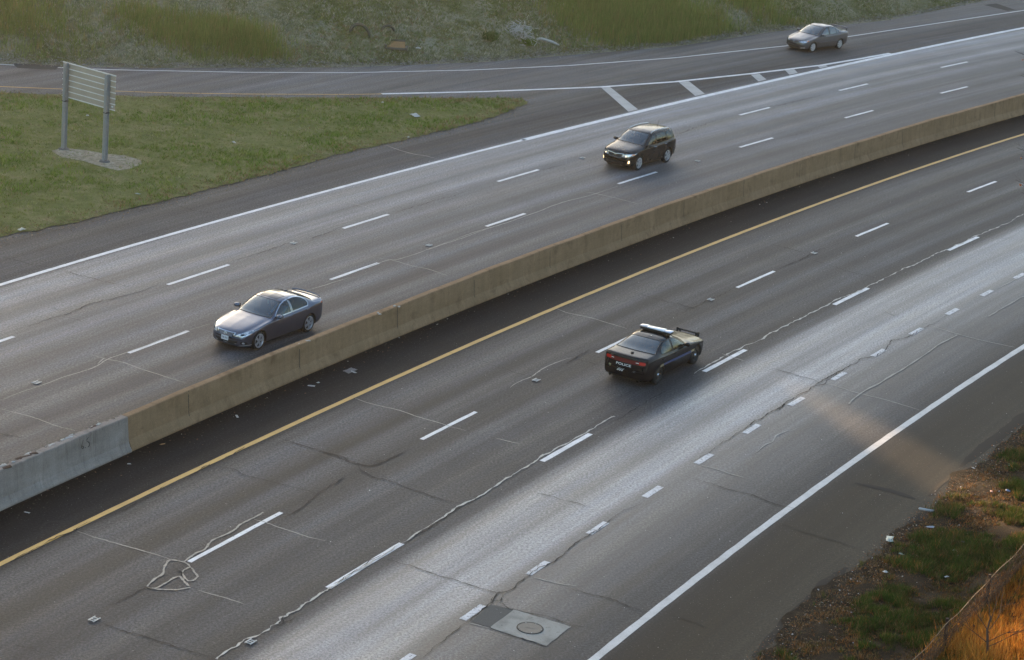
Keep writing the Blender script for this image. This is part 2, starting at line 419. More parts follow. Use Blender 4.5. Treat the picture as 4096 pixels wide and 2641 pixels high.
for q in [[(2404, 350), (2440, 348), (2552, 438), (2514, 447)], [(2714, 328), (2755, 325), (2819, 375), (2781, 384)], [(3003, 299), (3038, 296), (3066, 318), (3034, 326)],
          [(3140, 281), (3177, 277), (3191, 292), (3158, 299)], [(3270, 266), (3303, 261), (3312, 266), (3281, 273)]]:
    b = len(vc); vc += [at(*p, 0.006) for p in q]; fc.append((b, b + 1, b + 2, b + 3))
mesh_obj('chevron_bars', vc, fc, CHEV, kind='structure')

# sealed joints and cracks, traced where they lie
Z4 = (0, 900, 1.54); Z5 = (1300, 900, 1.54); Z6 = (2700, 900, 1.54); Z1B = (2700, 1641, 1.54); Z2 = (1300, 0, 1.54); Z7 = (0, 1741, 1.7108); Z8 = (1300, 1741, 1.7108); Z1 = (0, 0, 1.54)
seal = [(Z4, [(0, 1083), (140, 1030), (270, 985), (420, 930), (540, 895), (600, 868), (650, 835), (740, 800), (900, 745), (1100, 670), (1300, 612)]),
        (Z4, [(565, 800), (650, 828), (760, 848), (860, 885), (970, 920), (1060, 950), (1150, 978)]), (Z4, [(600, 858), (640, 820)]),
        (Z4, [(0, 1135), (120, 1165), (240, 1200), (330, 1235), (465, 1270)]), (Z4, [(1890, 405), (2010, 370), (2156, 325)]),
        (Z5, [(0, 355), (120, 315), (230, 275), (330, 235), (400, 215), (440, 215), (560, 180), (700, 130), (840, 85), (960, 40), (1090, 0)]),
        (Z5, [(320, 205), (430, 222), (540, 255), (640, 275), (750, 315)]), (Z5, [(1140, 1003), (1200, 965), (1270, 935), (1330, 895), (1390, 862), (1450, 840), (1515, 820)]),
        (Z5, [(185, 1070), (290, 1105), (400, 1130), (480, 1150), (560, 1180), (680, 1215), (780, 1245), (870, 1270)]), (Z5, [(1425, 518), (1500, 545), (1620, 570), (1740, 605), (1860, 640)]),
        (Z5, [(1050, 1315), (1200, 1350)]), (Z2, [(360, 890), (440, 920), (540, 950), (620, 962), (690, 980)]), (Z2, [(0, 1200), (110, 1240), (230, 1270), (330, 1305)]),
        (Z2, [(1610, 1185), (1680, 1197), (1800, 1225), (1930, 1260)]), (Z2, [(640, 1535), (900, 1440), (1100, 1380), (1300, 1310), (1460, 1250), (1650, 1200), (1800, 1150)]),
        (Z6, [(290, 795), (340, 812), (430, 840)]), (Z6, [(890, 968), (980, 990), (1100, 1030), (1200, 1055), (1300, 1080), (1400, 1110), (1500, 1140)]),
        (Z6, [(1570, 620), (1680, 655), (1800, 690), (1900, 715), (2000, 735), (2090, 755)]), (Z6, [(500, 1403), (550, 1360), (600, 1335), (620, 1300), (680, 1275), (740, 1262)]),
        (Z6, [(150, 1480), (250, 1505), (340, 1535), (420, 1555)]), (Z6, [(1285, 520), (1320, 545), (1370, 562)]), (Z6, [(2000, 388), (2060, 355), (2110, 330)]),
        (Z7, [(530, 660), (640, 700), (750, 730), (870, 765), (980, 795), (1080, 825), (1170, 855)]),
        (Z7, [(1740, 580), (1820, 600), (1900, 630), (2000, 665), (2110, 700), (2224, 725)]), (Z7, [(1360, 1065), (1450, 1090), (1550, 1120), (1670, 1158)]),
        (Z8, [(1430, 975), (1520, 1000), (1620, 1020), (1720, 1032)]), (Z8, [(985, 1288), (1050, 1305), (1140, 1330)])]
seal_wide = [(Z7, [(1005, 1040), (1060, 985), (1110, 950), (1130, 900), (1150, 865), (1200, 860), (1270, 875), (1310, 910), (1330, 940), (1350, 970), (1330, 995), (1290, 1000), (1260, 975), (1245, 945), (1270, 920), (1300, 905)]),
             (Z7, [(1005, 1045), (1060, 1050), (1130, 1020), (1190, 980), (1230, 970), (1260, 1000), (1290, 1035)]), (Z7, [(1005, 1045), (1090, 1060), (1200, 1062), (1300, 1045)]),
             (Z7, [(1260, 870), (1300, 840), (1340, 810), (1400, 785), (1430, 745), (1460, 720), (1540, 685), (1600, 655), (1630, 625), (1690, 590), (1750, 560), (1800, 530)]),
             (Z6, [(1070, 1105), (1110, 1065), (1180, 1015), (1260, 975), (1340, 925), (1420, 880), (1500, 825), (1580, 770), (1650, 725), (1740, 680)]),
             (Z6, [(1930, 565), (1990, 530), (2050, 495), (2110, 460), (2150, 440)])]
seam = [(Z6, [(120, 920), (160, 890), (330, 800), (440, 745), (540, 700), (680, 625), (820, 555), (950, 485), (1180, 385), (1300, 325), (1400, 275), (1500, 235), (1600, 185), (1690, 145), (1800, 95), (1900, 50), (2000, 10), (2150, -65)]),
        (Z5, [(1160, 1540), (1260, 1475), (1320, 1440), (1400, 1400), (1500, 1340), (1600, 1280), (1700, 1225), (1780, 1180)]),
        (Z7, [(1490, 1540), (1560, 1490), (1640, 1440), (1680, 1395), (1760, 1370), (1840, 1320), (1900, 1280), (1940, 1245), (2000, 1210), (2060, 1180), (2120, 1140), (2224, 1075)]),
        (Z8, [(0, 1070), (60, 1035), (180, 960), (280, 890), (390, 830), (520, 745), (640, 670), (760, 595), (860, 525), (940, 480), (1060, 420), (1160, 365), (1230, 310), (1300, 265)])]
dark = [(Z8, [(640, 1540), (720, 1480), (800, 1420), (870, 1350), (960, 1290), (1060, 1210), (1140, 1145), (1190, 1090), (1260, 1070), (1330, 1010), (1410, 950), (1480, 900), (1530, 880), (1600, 840), (1660, 790), (1740, 730), (1800, 690), (1870, 650), (1930, 605), (2010, 555), (2080, 510), (2170, 465)]),
        (Z8, [(385, 845), (480, 870), (610, 905), (700, 935), (800, 970), (940, 1010), (1060, 1050), (1200, 1080), (1230, 1088)]),
        (Z8, [(1170, 1140), (1220, 1165), (1290, 1195), (1400, 1220), (1520, 1250), (1620, 1280), (1690, 1305), (1800, 1320)]),
        (Z8, [(1670, 1050), (1780, 1080), (1900, 1105), (1990, 1140), (2080, 1170), (2160, 1200), (2224, 1210)]),
        (Z8, [(0, 120), (100, 145), (190, 185), (290, 210), (350, 185), (440, 165), (500, 135), (560, 110)]), (Z8, [(225, 210), (260, 245), (350, 290), (440, 320), (530, 355), (600, 380), (700, 405), (800, 440), (940, 470)]),
        (Z8, [(1450, 400), (1560, 425), (1680, 460), (1790, 490)]), (Z8, [(0, 365), (90, 325), (130, 290)]), (Z8, [(985, 1285), (1060, 1300), (1140, 1325), (1260, 1370), (1380, 1405), (1510, 1445)]),
        (Z8, [(1140, 1110), (1150, 1130), (1200, 1135), (1215, 1095)]), (Z8, [(60, 1020), (180, 950), (280, 880), (380, 822)]),
        (Z8, [(520, 752), (640, 678), (760, 603), (860, 533), (940, 488), (1060, 428)]),
        (Z6, [(100, 1475), (250, 1370), (400, 1275), (500, 1210), (600, 1150), (700, 1090), (800, 1030), (850, 1000), (900, 965), (1000, 910), (1100, 860), (1150, 825), (1220, 815), (1300, 770), (1330, 720), (1390, 705), (1440, 685), (1520, 645), (1600, 605), (1680, 560)]),
        (Z6, [(840, 1000), (900, 990), (940, 960), (1030, 895)]), (Z6, [(620, 1160), (680, 1105), (650, 1140)]),
        (Z6, [(600, 885), (700, 915), (800, 945), (890, 968)]), (Z6, [(0, 560), (220, 460), (300, 425), (380, 380)]), (Z6, [(620, 288), (740, 230), (810, 195), (840, 175), (950, 135), (1030, 105)]),
        (Z6, [(560, 115), (680, 140), (800, 175)]), (Z6, [(800, 205), (950, 250), (1100, 295), (1240, 330)]), (Z6, [(0, 480), (60, 500), (130, 525)]),
        (Z1B, [(45, 410), (150, 435), (230, 455), (330, 490), (440, 512), (540, 553), (640, 585), (720, 605), (870, 630)]), (Z1B, [(600, 690), (760, 740), (900, 780), (1010, 815), (1130, 850)]), (Z1B, [(0, 1270), (120, 1310), (200, 1350)]),
        (Z5, [(730, 780), (830, 805), (960, 845), (1080, 880), (1180, 915), (1260, 935), (1330, 955)]), (Z5, [(1540, 825), (1620, 845), (1700, 870)]), (Z5, [(1440, 880), (1520, 835), (1600, 785), (1660, 755)]),
        (Z5, [(0, 1400), (80, 1430), (160, 1465), (280, 1485), (400, 1445), (500, 1395)]), (Z5, [(2156, 1000), (2050, 1050), (1950, 1110), (1850, 1170), (1750, 1225)]),
        (Z4, [(0, 195), (100, 220), (200, 250), (340, 265)]), (Z4, [(400, 285), (480, 310), (580, 335), (700, 365), (820, 390)]),
        (Z4, [(85, 655), (200, 620), (330, 575), (430, 545), (560, 490), (700, 455), (850, 415), (990, 360)]), (Z4, [(1395, 240), (1500, 205), (1650, 160), (1790, 110)]), (Z4, [(1880, 95), (2000, 55), (2110, 15)]),
        (Z4, [(300, 510), (380, 530), (430, 545)]), (Z4, [(380, 570), (440, 580), (510, 597)]), (Z4, [(0, 1285), (60, 1300), (130, 1320)]), (Z4, [(1730, 1320), (1850, 1360), (1960, 1390), (2060, 1415), (2156, 1445)]),
        (Z7, [(680, 1290), (800, 1330), (900, 1360), (1020, 1390), (1160, 1435), (1280, 1470), (1400, 1505), (1490, 1540)]), (Z7, [(790, 1160), (880, 1110), (950, 1070), (1000, 1045)]), (Z7, [(1210, 920), (1240, 940), (1250, 970)]),
        (Z7, [(1260, 870), (1300, 890), (1310, 920)]), (Z7, [(1480, 210), (1600, 240), (1700, 285), (1850, 325), (2000, 360), (2160, 405), (2180, 440)]), (Z7, [(2224, 370), (2130, 440), (2020, 520), (1960, 545)]),
        (Z7, [(1940, 1240), (1930, 1290), (1880, 1320)]), (Z7, [(2010, 1245), (1990, 1275), (1940, 1290)]), (Z7, [(100, 1440), (200, 1460), (290, 1490)]),
        (Z7, [(40, 885), (130, 840), (300, 745), (480, 665), (530, 640), (620, 595)]), (Z7, [(700, 560), (830, 520), (950, 460), (1140, 345)]), (Z7, [(1270, 290), (1440, 200)]), (Z7, [(1540, 160), (1680, 85)]),
        (Z2, [(400, 1325), (600, 1260), (750, 1220), (850, 1190), (940, 1165)]), (Z2, [(1330, 1050), (1480, 1015)]), (Z1, [(1050, 1260), (1200, 1300), (1330, 1322)]), (Z1, [(1620, 1100), (1780, 1140), (1960, 1190)]),
        (Z1, [(1050, 1260), (900, 1290), (800, 1320)]), (Z5, [(1350, 435), (1420, 440), (1500, 470)]), (Z5, [(1900, 420), (2000, 445), (2156, 490)]), ((2700, 0, 1.54), [(0, 835), (120, 790), (250, 745)]),
        ((2700, 0, 1.54), [(600, 665), (750, 625), (900, 590)]), ((2700, 0, 1.54), [(640, 860), (800, 815), (950, 780)])]
vs, fs = [], []
for z, p in seal: px_strip(vs, fs, tr(*z, p), 0.045, 0.013, 0.03, 5, True)
mesh_obj('sealed_joints', vs, fs, SEAL, kind='structure')
vs, fs = [], []
for z, p in seal_wide: px_strip(vs, fs, tr(*z, p), 0.060, 0.017, 0.03, 5, False, .9)
mesh_obj('looped_sealant', vs, fs, SEALD, kind='structure')
vs, fs = [], []
for z, p in seam:
    px_strip(vs, fs, tr(*z, p), 0.050, 0.017, 0.09, 6, False, 1.8)
mesh_obj('sealant_trails', vs, fs, SEALW, kind='structure')
vs, fs = [], []
for z, p in dark: px_strip(vs, fs, tr(*z, p), 0.027, 0.021, 0.09, 8, True, 1.5)
mesh_obj('pavement_cracks', vs, fs, CRACK, kind='structure')
vs, fs = [], []
for z, p, w in [(Z7, [(265, 640), (320, 600), (400, 590), (480, 600), (540, 625)], .09), (Z7, [(265, 640), (340, 660), (430, 670), (500, 655)], .09), (Z7, [(265, 640), (340, 632), (430, 640)], .06)]:
    px_strip(vs, fs, tr(*z, p), w, 0.004, 0.02, 5, True, .3)
px_strip(vs, fs, tr(*Z1B, [(1110, 450), (1250, 480), (1370, 510), (1480, 548)]), .30, 0.004, 0.02, 6, True, .15)
mesh_obj('tyre_smears', vs, fs, OIL, kind='structure')
vs = [at(*p, 0.012) for p in [(47, 252), (215, 262), (240, 262), (222, 279), (140, 276), (70, 272)]]
mesh_obj('asphalt_patch', vs, [tuple(range(6))], plain('dark_patch_asphalt', (0.035, 0.034, 0.03), 0.9, vscale=20), kind='structure')
vs = [at(*p, 0.004) for p in [(3935, 20), (3985, 14), (4062, 40), (4030, 44)]]
mesh_obj('asphalt_patch', vs, [(0, 1, 2, 3)], bpy.data.materials['dark_patch_asphalt'], kind='structure')

# manhole slab and cover
ZM = (1750, 2300, 2389 / 650)
slab = [at(*p) for p in tr(*ZM, [(1125, 515), (1960, 765), (1590, 1052), (765, 780)])]
def mat_slab():
    b = NB('pale_slab_concrete'); ob = b.coord()
    c = b.ramp(b.noise(ob, 1.6, 7, 0.7, .4), [(0.3, (0.19, 0.18, 0.16)), (0.5, (0.30, 0.285, 0.25)), (0.7, (0.36, 0.34, 0.31))])
    c = b.mix(b.ramp(b.noise(ob, 9, 5, 0.7, .3), [(0.6, 0.0), (0.68, 0.8)]), c, (0.07, 0.065, 0.06))
    return b.set(**{'Base Color': c, 'Roughness': .85})
bm = bmesh.new(); f = bm.faces.new([bm.verts.new(p + Vector((0, 0, .012))) for p in slab][::-1])
bmesh.ops.subdivide_edges(bm, edges=bm.edges[:], cuts=8, use_grid_fill=True)
for v in bm.verts: v.co += Vector(((rnd.random() - .5) * .03, (rnd.random() - .5) * .03, 0))
bm_obj('manhole_slab', bm, mat_slab(), kind='structure')
q = [at(*p, .008) for p in tr(*ZM, [(760, 450), (840, 440), (1120, 510), (780, 770), (500, 690)])]
mesh_obj('asphalt_infill', q, [tuple(range(5))], plain('infill_asphalt', (0.075, 0.075, 0.072), .85, vscale=30, var=.5), kind='structure')
mc = at(*tr(*ZM, [(1360, 790)])[0]); mr = 0.36
mh = empty('manhole_cover', mc, math.radians(-25), 'round grey iron manhole cover set in the pale concrete slab', 'manhole cover')
IRON = plain('worn_cast_iron', (0.11, 0.11, 0.105), .55, .5, var=.5, vscale=14)
IRON2 = plain('dark_cast_iron', (0.03, 0.03, 0.03), .7, .3)
bm = bmesh.new(); add_lathe(bm, [(0.0, .024), (mr - .03, .024), (mr - .025, .016)], (0, 0, 0), 'z', 40)
for k in range(5): add_box(bm, (-.1 + k * .05, 0, .026), (.012, .07, .006))
bm_obj('lid', bm, IRON, mh)
bm = bmesh.new(); add_lathe(bm, [(mr - .022, .014), (mr - .018, .028), (mr, .028), (mr + .01, .013)], (0, 0, 0), 'z', 40); bm_obj('frame_ring', bm, IRON2, mh)
for a in (0.3, 1.5, 2.4, 3.7, 5.3):
    bm = bmesh.new(); add_lathe(bm, [(0, .034), (.014, .034), (.016, .024)], ((mr - .05) * math.cos(a), (mr - .05) * math.sin(a), 0), 'z', 10); bm_obj('bolt', bm, GALV, mh)

# ------------------------------------------------------------------ the hillside across the top (its shade covers the motorway)
hb = sorted([tuple(at(*p))[:2] for p in [(-900, 205), (0, 250), (227, 260), (584, 267), (1400, 265), (1949, 243), (2700, 182), (3090, 123), (3544, 78), (3869, 13), (4400, -95)]])
HBX = np.array([p[0] for p in hb]); HBY = np.array([p[1] for p in hb])
def hill_base(x):
    x = np.asarray(x, float)
    y = np.interp(x, HBX, HBY)
    y = np.where(x < HBX[0], HBY[0] + (x - HBX[0]) * 0.20, y)
    y = np.where(x > HBX[-1], HBY[-1] + (x - HBX[-1]) * 1.6, y)
    return y
KS = 0.44
def ridge(p):
    """crest height by position across the sun's direction, with added dips that let sun through"""
    p = np.asarray(p, float)
    def bmp(a, b, s): return 1 / (1 + np.exp(-(p - a) / s)) * 1 / (1 + np.exp((p - b) / s))
    return 34.0 - 18.0 / (1 + np.exp(-(p - 54) / 1.5)) - 18.7 * bmp(43.0, 46.7, .35) - 9.6 * bmp(36.0, 42.2, .3)  # unseen crest shaped to shade the road
def hill_h(x, y):
    x = np.asarray(x, float); y = np.asarray(y, float)
    d = (y - hill_base(x)) * (0.97 - .19 / (1 + np.exp(-x / 4.0)))
    n = 0.10 * np.sin(x * .9 + y * .35) * np.sin(y * .7 - x * .2) + .05 * np.sin(x * 2.3 + 1) * np.sin(y * 1.9) + .15 * np.sin(x * .31 + 2) * np.sin(y * .23 + 1)
    k = np.clip(d / 1.5, 0, 1)
    h = 0.02 + np.where(d > 0, KS * d * np.clip(d / 2.2, .25, 1) + n * k, 0.06 * d)
    p = x * 0.892 + y * 0.451
    return np.where(d > 12, np.minimum(h, ridge(p)), h)
def build_hill():
    xs = np.concatenate([np.arange(-170, -70, 4.0), np.arange(-70, 56, .5), np.arange(56, 160, 4.0)])
    ds = np.concatenate([np.arange(-.6, 14, .35), np.arange(14, 50, 1.5), np.arange(50, 130, 2.2)])
    X, D = np.meshgrid(xs, ds, indexing='ij')
    jag = np.interp(X, np.arange(-170, 160, .7), rng.uniform(-.22, .22, 472)) * np.clip(1 - np.abs(D) / 2, 0, 1)
    Y = hill_base(X) + D + jag; Zz = hill_h(X, Y)
    co = np.stack([X, Y, Zz], -1).reshape(-1, 3); n, m = X.shape
    i = (np.arange(n - 1)[:, None] * m + np.arange(m - 1)[None]).ravel(); q = np.stack([i, i + m, i + m + 1, i + 1], -1)
    b = NB('rough_hillside'); ob = b.coord()
    c = b.ramp(b.noise(ob, .45, 8, .72, .4), [(.3, (.10, .10, .04)), (.45, (.17, .165, .09)), (.58, (.28, .26, .19)), (.72, (.21, .15, .09))])
    g = b.noise(ob, 9, 5, .8); c = b.mix(1.0, c, b.ramp(g, [(.25, .55), (.75, 1.5)]), 'MULTIPLY'); b.bump(g, .9, .08)
    b.set(**{'Base Color': c, 'Roughness': .95, 'Specular IOR Level': .1})
    np_mesh('hillside', co, np.concatenate([q[:, [0, 1, 2]], q[:, [0, 2, 3]]]), b.m, None, 'structure')
build_hill()

# ------------------------------------------------------------------ the grass island and the near verge
isl_px = [(-700, 330), (-300, 352), (0, 373), (200, 380), (454, 386), (909, 391), (1300, 393), (1700, 394), (1960, 393), (2079, 397), (2112, 408), (2095, 422), (1949, 480), (1690, 545), (1400, 607),
          (1050, 705), (714, 789), (520, 838), (325, 886), (0, 951), (-400, 1075), (-800, 1190)]
ISL = [tuple(at(*p))[:2] for p in isl_px]
def densify(poly, step, jit):
    out = []
    for (x0, y0), (x1, y1) in zip(poly, poly[1:] + poly[:1]):
        n = max(1, int(math.hypot(x1 - x0, y1 - y0) / step))
        for k in range(n): out.append((x0 + (x1 - x0) * k / n + (rnd.random() - .5) * jit, y0 + (y1 - y0) * k / n + (rnd.random() - .5) * jit))
    return out
ISLD = densify(ISL, .35, .22)
bm = bmesh.new(); f = bm.faces.new([bm.verts.new((x, y, .03)) for x, y in ISLD]); bmesh.ops.triangulate(bm, faces=[f])
if sum(ff.normal.z for ff in bm.faces) < 0: bmesh.ops.reverse_faces(bm, faces=bm.faces[:])
bm_obj('grass_island', bm, mat_soil('island_soil', [(0.078, 0.098, 0.023), (0.156, 0.163, 0.052), (0.273, 0.221, 0.117)], .8), kind='structure')
RV = 490.35
def verge_h(r): 
    d = RV - np.asarray(r, float)
    return 0.03 + np.clip(d, 0, None) * 0.10 + np.clip(d - 3.2, 0, None) * 0.22 * np.clip((14 - d) / 10, .2, 1)
def vh_xy(x, y): return float(verge_h(math.hypot(x - CX, y - CY)))
def build_verge():
    rs = np.concatenate([np.arange(RV, 474, -.3), np.arange(474, 430, -2.0)]); an = np.linspace(A0, A1, 700)
    R, A = np.meshgrid(rs, an, indexing='ij')
    w = rng.normal(0, 1, 700); w = np.convolve(w, np.ones(7) / 7, 'same') * .45
    R = R + np.clip(1 - (RV - R) / 1.2, 0, 1) * w[None]
    Z = verge_h(R) + np.where(R < RV - .5, .05 * np.sin(A * 900) * np.sin(R * 3), 0)
    co = np.stack([CX + R * np.cos(A), CY + R * np.sin(A), Z], -1).reshape(-1, 3); n, m = R.shape
    i = (np.arange(n - 1)[:, None] * m + np.arange(m - 1)[None]).ravel(); q = np.stack([i, i + m, i + m + 1, i + 1], -1)
    np_mesh('verge', co, np.concatenate([q[:, [0, 2, 1]], q[:, [0, 3, 2]]]), mat_soil('verge_soil', [(.010, .008, .005), (.024, .017, .010), (.06, .042, .026)], 1.6), None, 'structure')
build_verge()
# dark mud along the edge of the shoulder
vs, fs = [], []
px_strip(vs, fs, tr(*Z1B, [(2300, -60), (2140, 50), (1990, 165), (1880, 245), (1760, 350)]), .42, 0.006, .05, 4, True, .4)
px_strip(vs, fs, tr(*Z1B, [(1700, 400), (1620, 470), (1560, 530)]), .18, 0.006, .05, 4, True, .5)
px_strip(vs, fs, tr(*Z1B, [(1060, 970), (1000, 1010), (940, 1060), (880, 1130), (820, 1190), (700, 1290), (600, 1400), (480, 1520)]), .36, 0.006, .06, 4, True, .5)
mesh_obj('edge_mud', vs, fs, plain('dark_wet_mud', (.008, .0065, .0045), .9, var=.4, vscale=6), kind='structure')
bm = bmesh.new(); hole = [at(*p, .034) for p in tr(*Z1B, [(1405, 722), (1450, 665), (1500, 640), (1560, 615), (1575, 640), (1540, 680), (1470, 700)])]
bm.faces.new([bm.verts.new(p) for p in hole]); bm_obj('washed_out_hollow', bm, plain('hollow_black', (.006, .006, .006), .9), kind='structure')  # flat black face, the dark inside of the hollow painted on

# gravel under the sign
gp = [at(*p, .042) for p in [(205, 603), (255, 592), (350, 602), (420, 615), (500, 622), (560, 640), (568, 656), (520, 676), (470, 682), (400, 665), (330, 643), (250, 630)]]
bm = bmesh.new(); bm.faces.new([bm.verts.new(p) for p in gp][::-1]); bmesh.ops.triangulate(bm, faces=bm.faces[:])
bm_obj('bare_gravel', bm, mat_soil('pale_gravel', [(.15, .12, .08), (.30, .26, .19), (.46, .42, .35)], 3.5), kind='structure')

# ------------------------------------------------------------------ grass
def noise2(x, y, s, seed):
    o = np.zeros_like(x); amp = 1.0; r = np.random.default_rng(seed); f = s * .55
    for k in range(3):
        L = r.uniform(-1, 1, (64, 64)); a = .7 + k * 1.1; u = (x * np.cos(a) + y * np.sin(a)) * f + 17.3; v = (-x * np.sin(a) + y * np.cos(a)) * f + 5.1
        i, j = np.floor(u).astype(int), np.floor(v).astype(int); p, q = u - i, v - j; p = p * p * (3 - 2 * p); q = q * q * (3 - 2 * q); g = lambda m, n: L[m % 64, n % 64]
        o += amp * ((g(i, j) * (1 - p) + g(i + 1, j) * p) * (1 - q) + (g(i, j + 1) * (1 - p) + g(i + 1, j + 1) * p) * q); amp *= .55; f *= 2.1
    return np.clip(o * 1.15, -1.3, 1.3)
def blades(name, x, y, z, h, col, width, mat, nb=4, lean=.5, kind='stuff', spread=.06):
    n = len(x); X = np.repeat(x, nb) + rng.normal(0, spread, n * nb); Y = np.repeat(y, nb) + rng.normal(0, spread, n * nb); Z = np.repeat(z, nb)
    Hh = np.repeat(h, nb) * rng.uniform(.55, 1.15, n * nb); W = width * rng.uniform(.6, 1.4, n * nb)
    a = rng.uniform(0, 6.283, n * nb); b = rng.uniform(0, 6.283, n * nb); L = Hh * lean * rng.uniform(.2, 1.3, n * nb)
    v0 = np.stack([X - np.cos(a) * W / 2, Y - np.sin(a) * W / 2, Z - .01], -1); v1 = np.stack([X + np.cos(a) * W / 2, Y + np.sin(a) * W / 2, Z - .01], -1)
    v2 = np.stack([X + np.cos(b) * L, Y + np.sin(b) * L, Z + Hh], -1)
    co = np.stack([v0, v1, v2], 1).reshape(-1, 3); t = np.arange(len(co)).reshape(-1, 3)
    C = np.repeat(col, nb, 0) * rng.uniform(.75, 1.25, (n * nb, 1)); C = np.repeat(np.concatenate([C, np.ones((len(C), 1))], 1), 3, 0)
    return np_mesh(name, co, t, mat, C, kind)
def blend(pal, w):
    w = np.clip(w, 0, None); w = w / w.sum(1, keepdims=True)
    idx = (w.cumsum(1) > rng.uniform(0, 1, (len(w), 1))).argmax(1); return np.array(pal)[idx]
def grass_island():
    n = 70000
    P = np.array(ISLD); x = rng.uniform(-50, 4, n); y = rng.uniform(P[:, 1].min(), P[:, 1].max(), n)
    k = inside_np(ISLD, x, y); x, y = x[k], y[k]
    g = [tuple(p)[:2] for p in gp]; k = ~inside_np(g, x, y) | (rng.uniform(0, 1, len(x)) < .30); x, y = x[k], y[k]
    cx = np.array(ISLD); d = np.full(len(x), 9.0)
    for px_, py_ in ISLD[::2]: d = np.minimum(d, np.hypot(x - px_, y - py_))
    g1 = noise2(x, y, .9, 1); g2 = noise2(x, y, 2.6, 2)
    w = np.stack([.8 + 1.8 * g1, .8 - g1 * .8 + g2 * .6, .16 + .7 * g2 - .4 * g1 + .5 * np.clip(1 - d, 0, 1), np.clip(1.5 - d, 0, 1.2) * 2.0 + .05], 1)
    c = blend([(.135, .20, .026), (.20, .225, .05), (.30, .275, .15), (.27, .175, .085)], w) * (1 + .18 * np.clip(g2 + .5 * g1, -1, 1))[:, None]
    h = .12 + .08 * np.clip(g1, -1, 1) + .05 * g2
    blades('island_grass', x, y, np.full(len(x), .03), np.clip(h, .04, .30), c, .035, GRASS, 4, 1.1)
grass_island()
def grass_hill():
    n = 78000
    x = rng.uniform(-38, 46, n); d = rng.uniform(0, 1, n) ** 1.0 * 9.5 - .1
    y = hill_base(x) + d; z = hill_h(x, y)
    g1 = noise2(x, y, .35, 5); g2 = noise2(x, y, 1.1, 6); g3 = noise2(x, y, .8, 9)
    edge = np.clip(1.3 - d, 0, 1)
    w = np.stack([.7 + g1 + .5 * edge, .8 - .6 * g1, .35 + .9 * g2 - .4 * g1, .02 + .55 * np.clip(g3 - .25, 0, 1)], 1)
    c = blend([(.175, .20, .062), (.25, .25, .12), (.42, .40, .29), (.29, .20, .11)], w)
    h = .13 + .08 * np.clip(g2, -1, 1); k = rng.uniform(0, 1, n) < np.clip(d * 2.2, .05, 1)
    x, y, z, c, h = x[k], y[k], z[k], c[k], h[k]
    blades('hillside_grass', x, y, z, np.clip(h, .05, .4), c, .045, GRASS, 4, 1.1)
    # tall olive and golden stands
    X, Y, H, Cc = [], [], [], []
    for (px, py, rx, ry, m, hh) in [(900, 150, 3.3, 1.3, 1500, .75), (700, 150, 3.0, 1.2, 900, .6), (980, 160, 1.5, .7, 500, .8), (2500, 70, 4.6, 2.2, 3800, .95), (2700, 70, 5.0, 2.2, 3200, .95), (2350, 110, 2.5, 1.5, 900, .6), (60, 60, 3.5, 2.5, 1400, .6), (3000, 20, 4, 1.5, 900, .7), (560, 70, 1.5, 1.2, 350, .6)]:
        c0 = at_h(px, py, lambda a, b: float(hill_h(a, b)))
        xx = c0.x + rng.normal(0, rx * .55, m); yy = c0.y + rng.normal(0, ry * .55, m) + (xx - c0.x) * (0.35 if c0.x > 0 else 0)
        X.append(xx); Y.append(yy); H.append(hh * rng.uniform(.5, 1.1, m))
        Cc.append(blend([(0.257, 0.290, 0.081), (0.189, 0.243, 0.061), (0.311, 0.243, 0.095)], np.tile([[.5, .35, .2]], (m, 1))))
    X, Y, H, Cc = map(np.concatenate, (X, Y, H, Cc)); k = Y > hill_base(X) + .8; X, Y, H, Cc = X[k], Y[k], H[k], Cc[k]
    blades('tall_dry_grass', X, Y, hill_h(X, Y), H, Cc, .035, DRY, 5, .25, spread=.1)
grass_hill()
FENCE_D = 3.9
def grass_verge():
    n = 60000
    a = rng.uniform(math.radians(148.8), math.radians(154.6), n); d = rng.uniform(0, 1, n) ** .9 * 5.2; r = RV - d
    x = CX + r * np.cos(a); y = CY + r * np.sin(a); z = verge_h(r)
    g1 = noise2(x, y, 1.5, 11); g2 = noise2(x, y, 4.2, 12); gr_ = np.clip(g1 * 1.6 + .6 * g2 + .25 - .9 * np.clip(1.2 - d, 0, 1), 0, 1)
    k = rng.uniform(0, 1, n) < np.clip(.42 + gr_ * 1.1 + .25 * np.clip(g2, 0, 1), .03, 1) * np.clip(d * 1.5, .12, 1)
    w = np.stack([gr_ * 2.4, .5 * gr_ + .1, .30 + .5 * np.clip(1.2 - d, 0, 1), .35 + 0 * d, .14 + 0 * d], 1)
    c = blend([(.045, .08, .010), (.095, .095, .02), (.20, .125, .06), (.10, .058, .022), (.28, .12, .035)], w) * (1 + .3 * g2)[:, None]
    h = np.clip(.07 + .16 * gr_ + .03 * g2, .04, .32)
    blades('verge_grass', x[k], y[k], z[k], h[k], c[k], .024, GRASS, 6, .8, spread=.05)
    n = 34000
    a = rng.uniform(math.radians(149.2), math.radians(154.6), n); d = FENCE_D + .25 + rng.uniform(0, 1, n) * 7; r = RV - d
    x = CX + r * np.cos(a); y = CY + r * np.sin(a); z = verge_h(r); g = noise2(x, y, 1.2, 15)
    c = blend([(.44, .175, .024), (.56, .27, .06), (.26, .085, .012), (.32, .23, .04)], np.stack([1 + 0 * g, .5 + .5 * g, .5 - .4 * g, .16 + .2 * g], 1))
    blades('dry_orange_grass', x, y, z, np.clip(.32 + .15 * g, .15, .7), c, .022, DRY, 5, .6, spread=.08)
grass_verge()
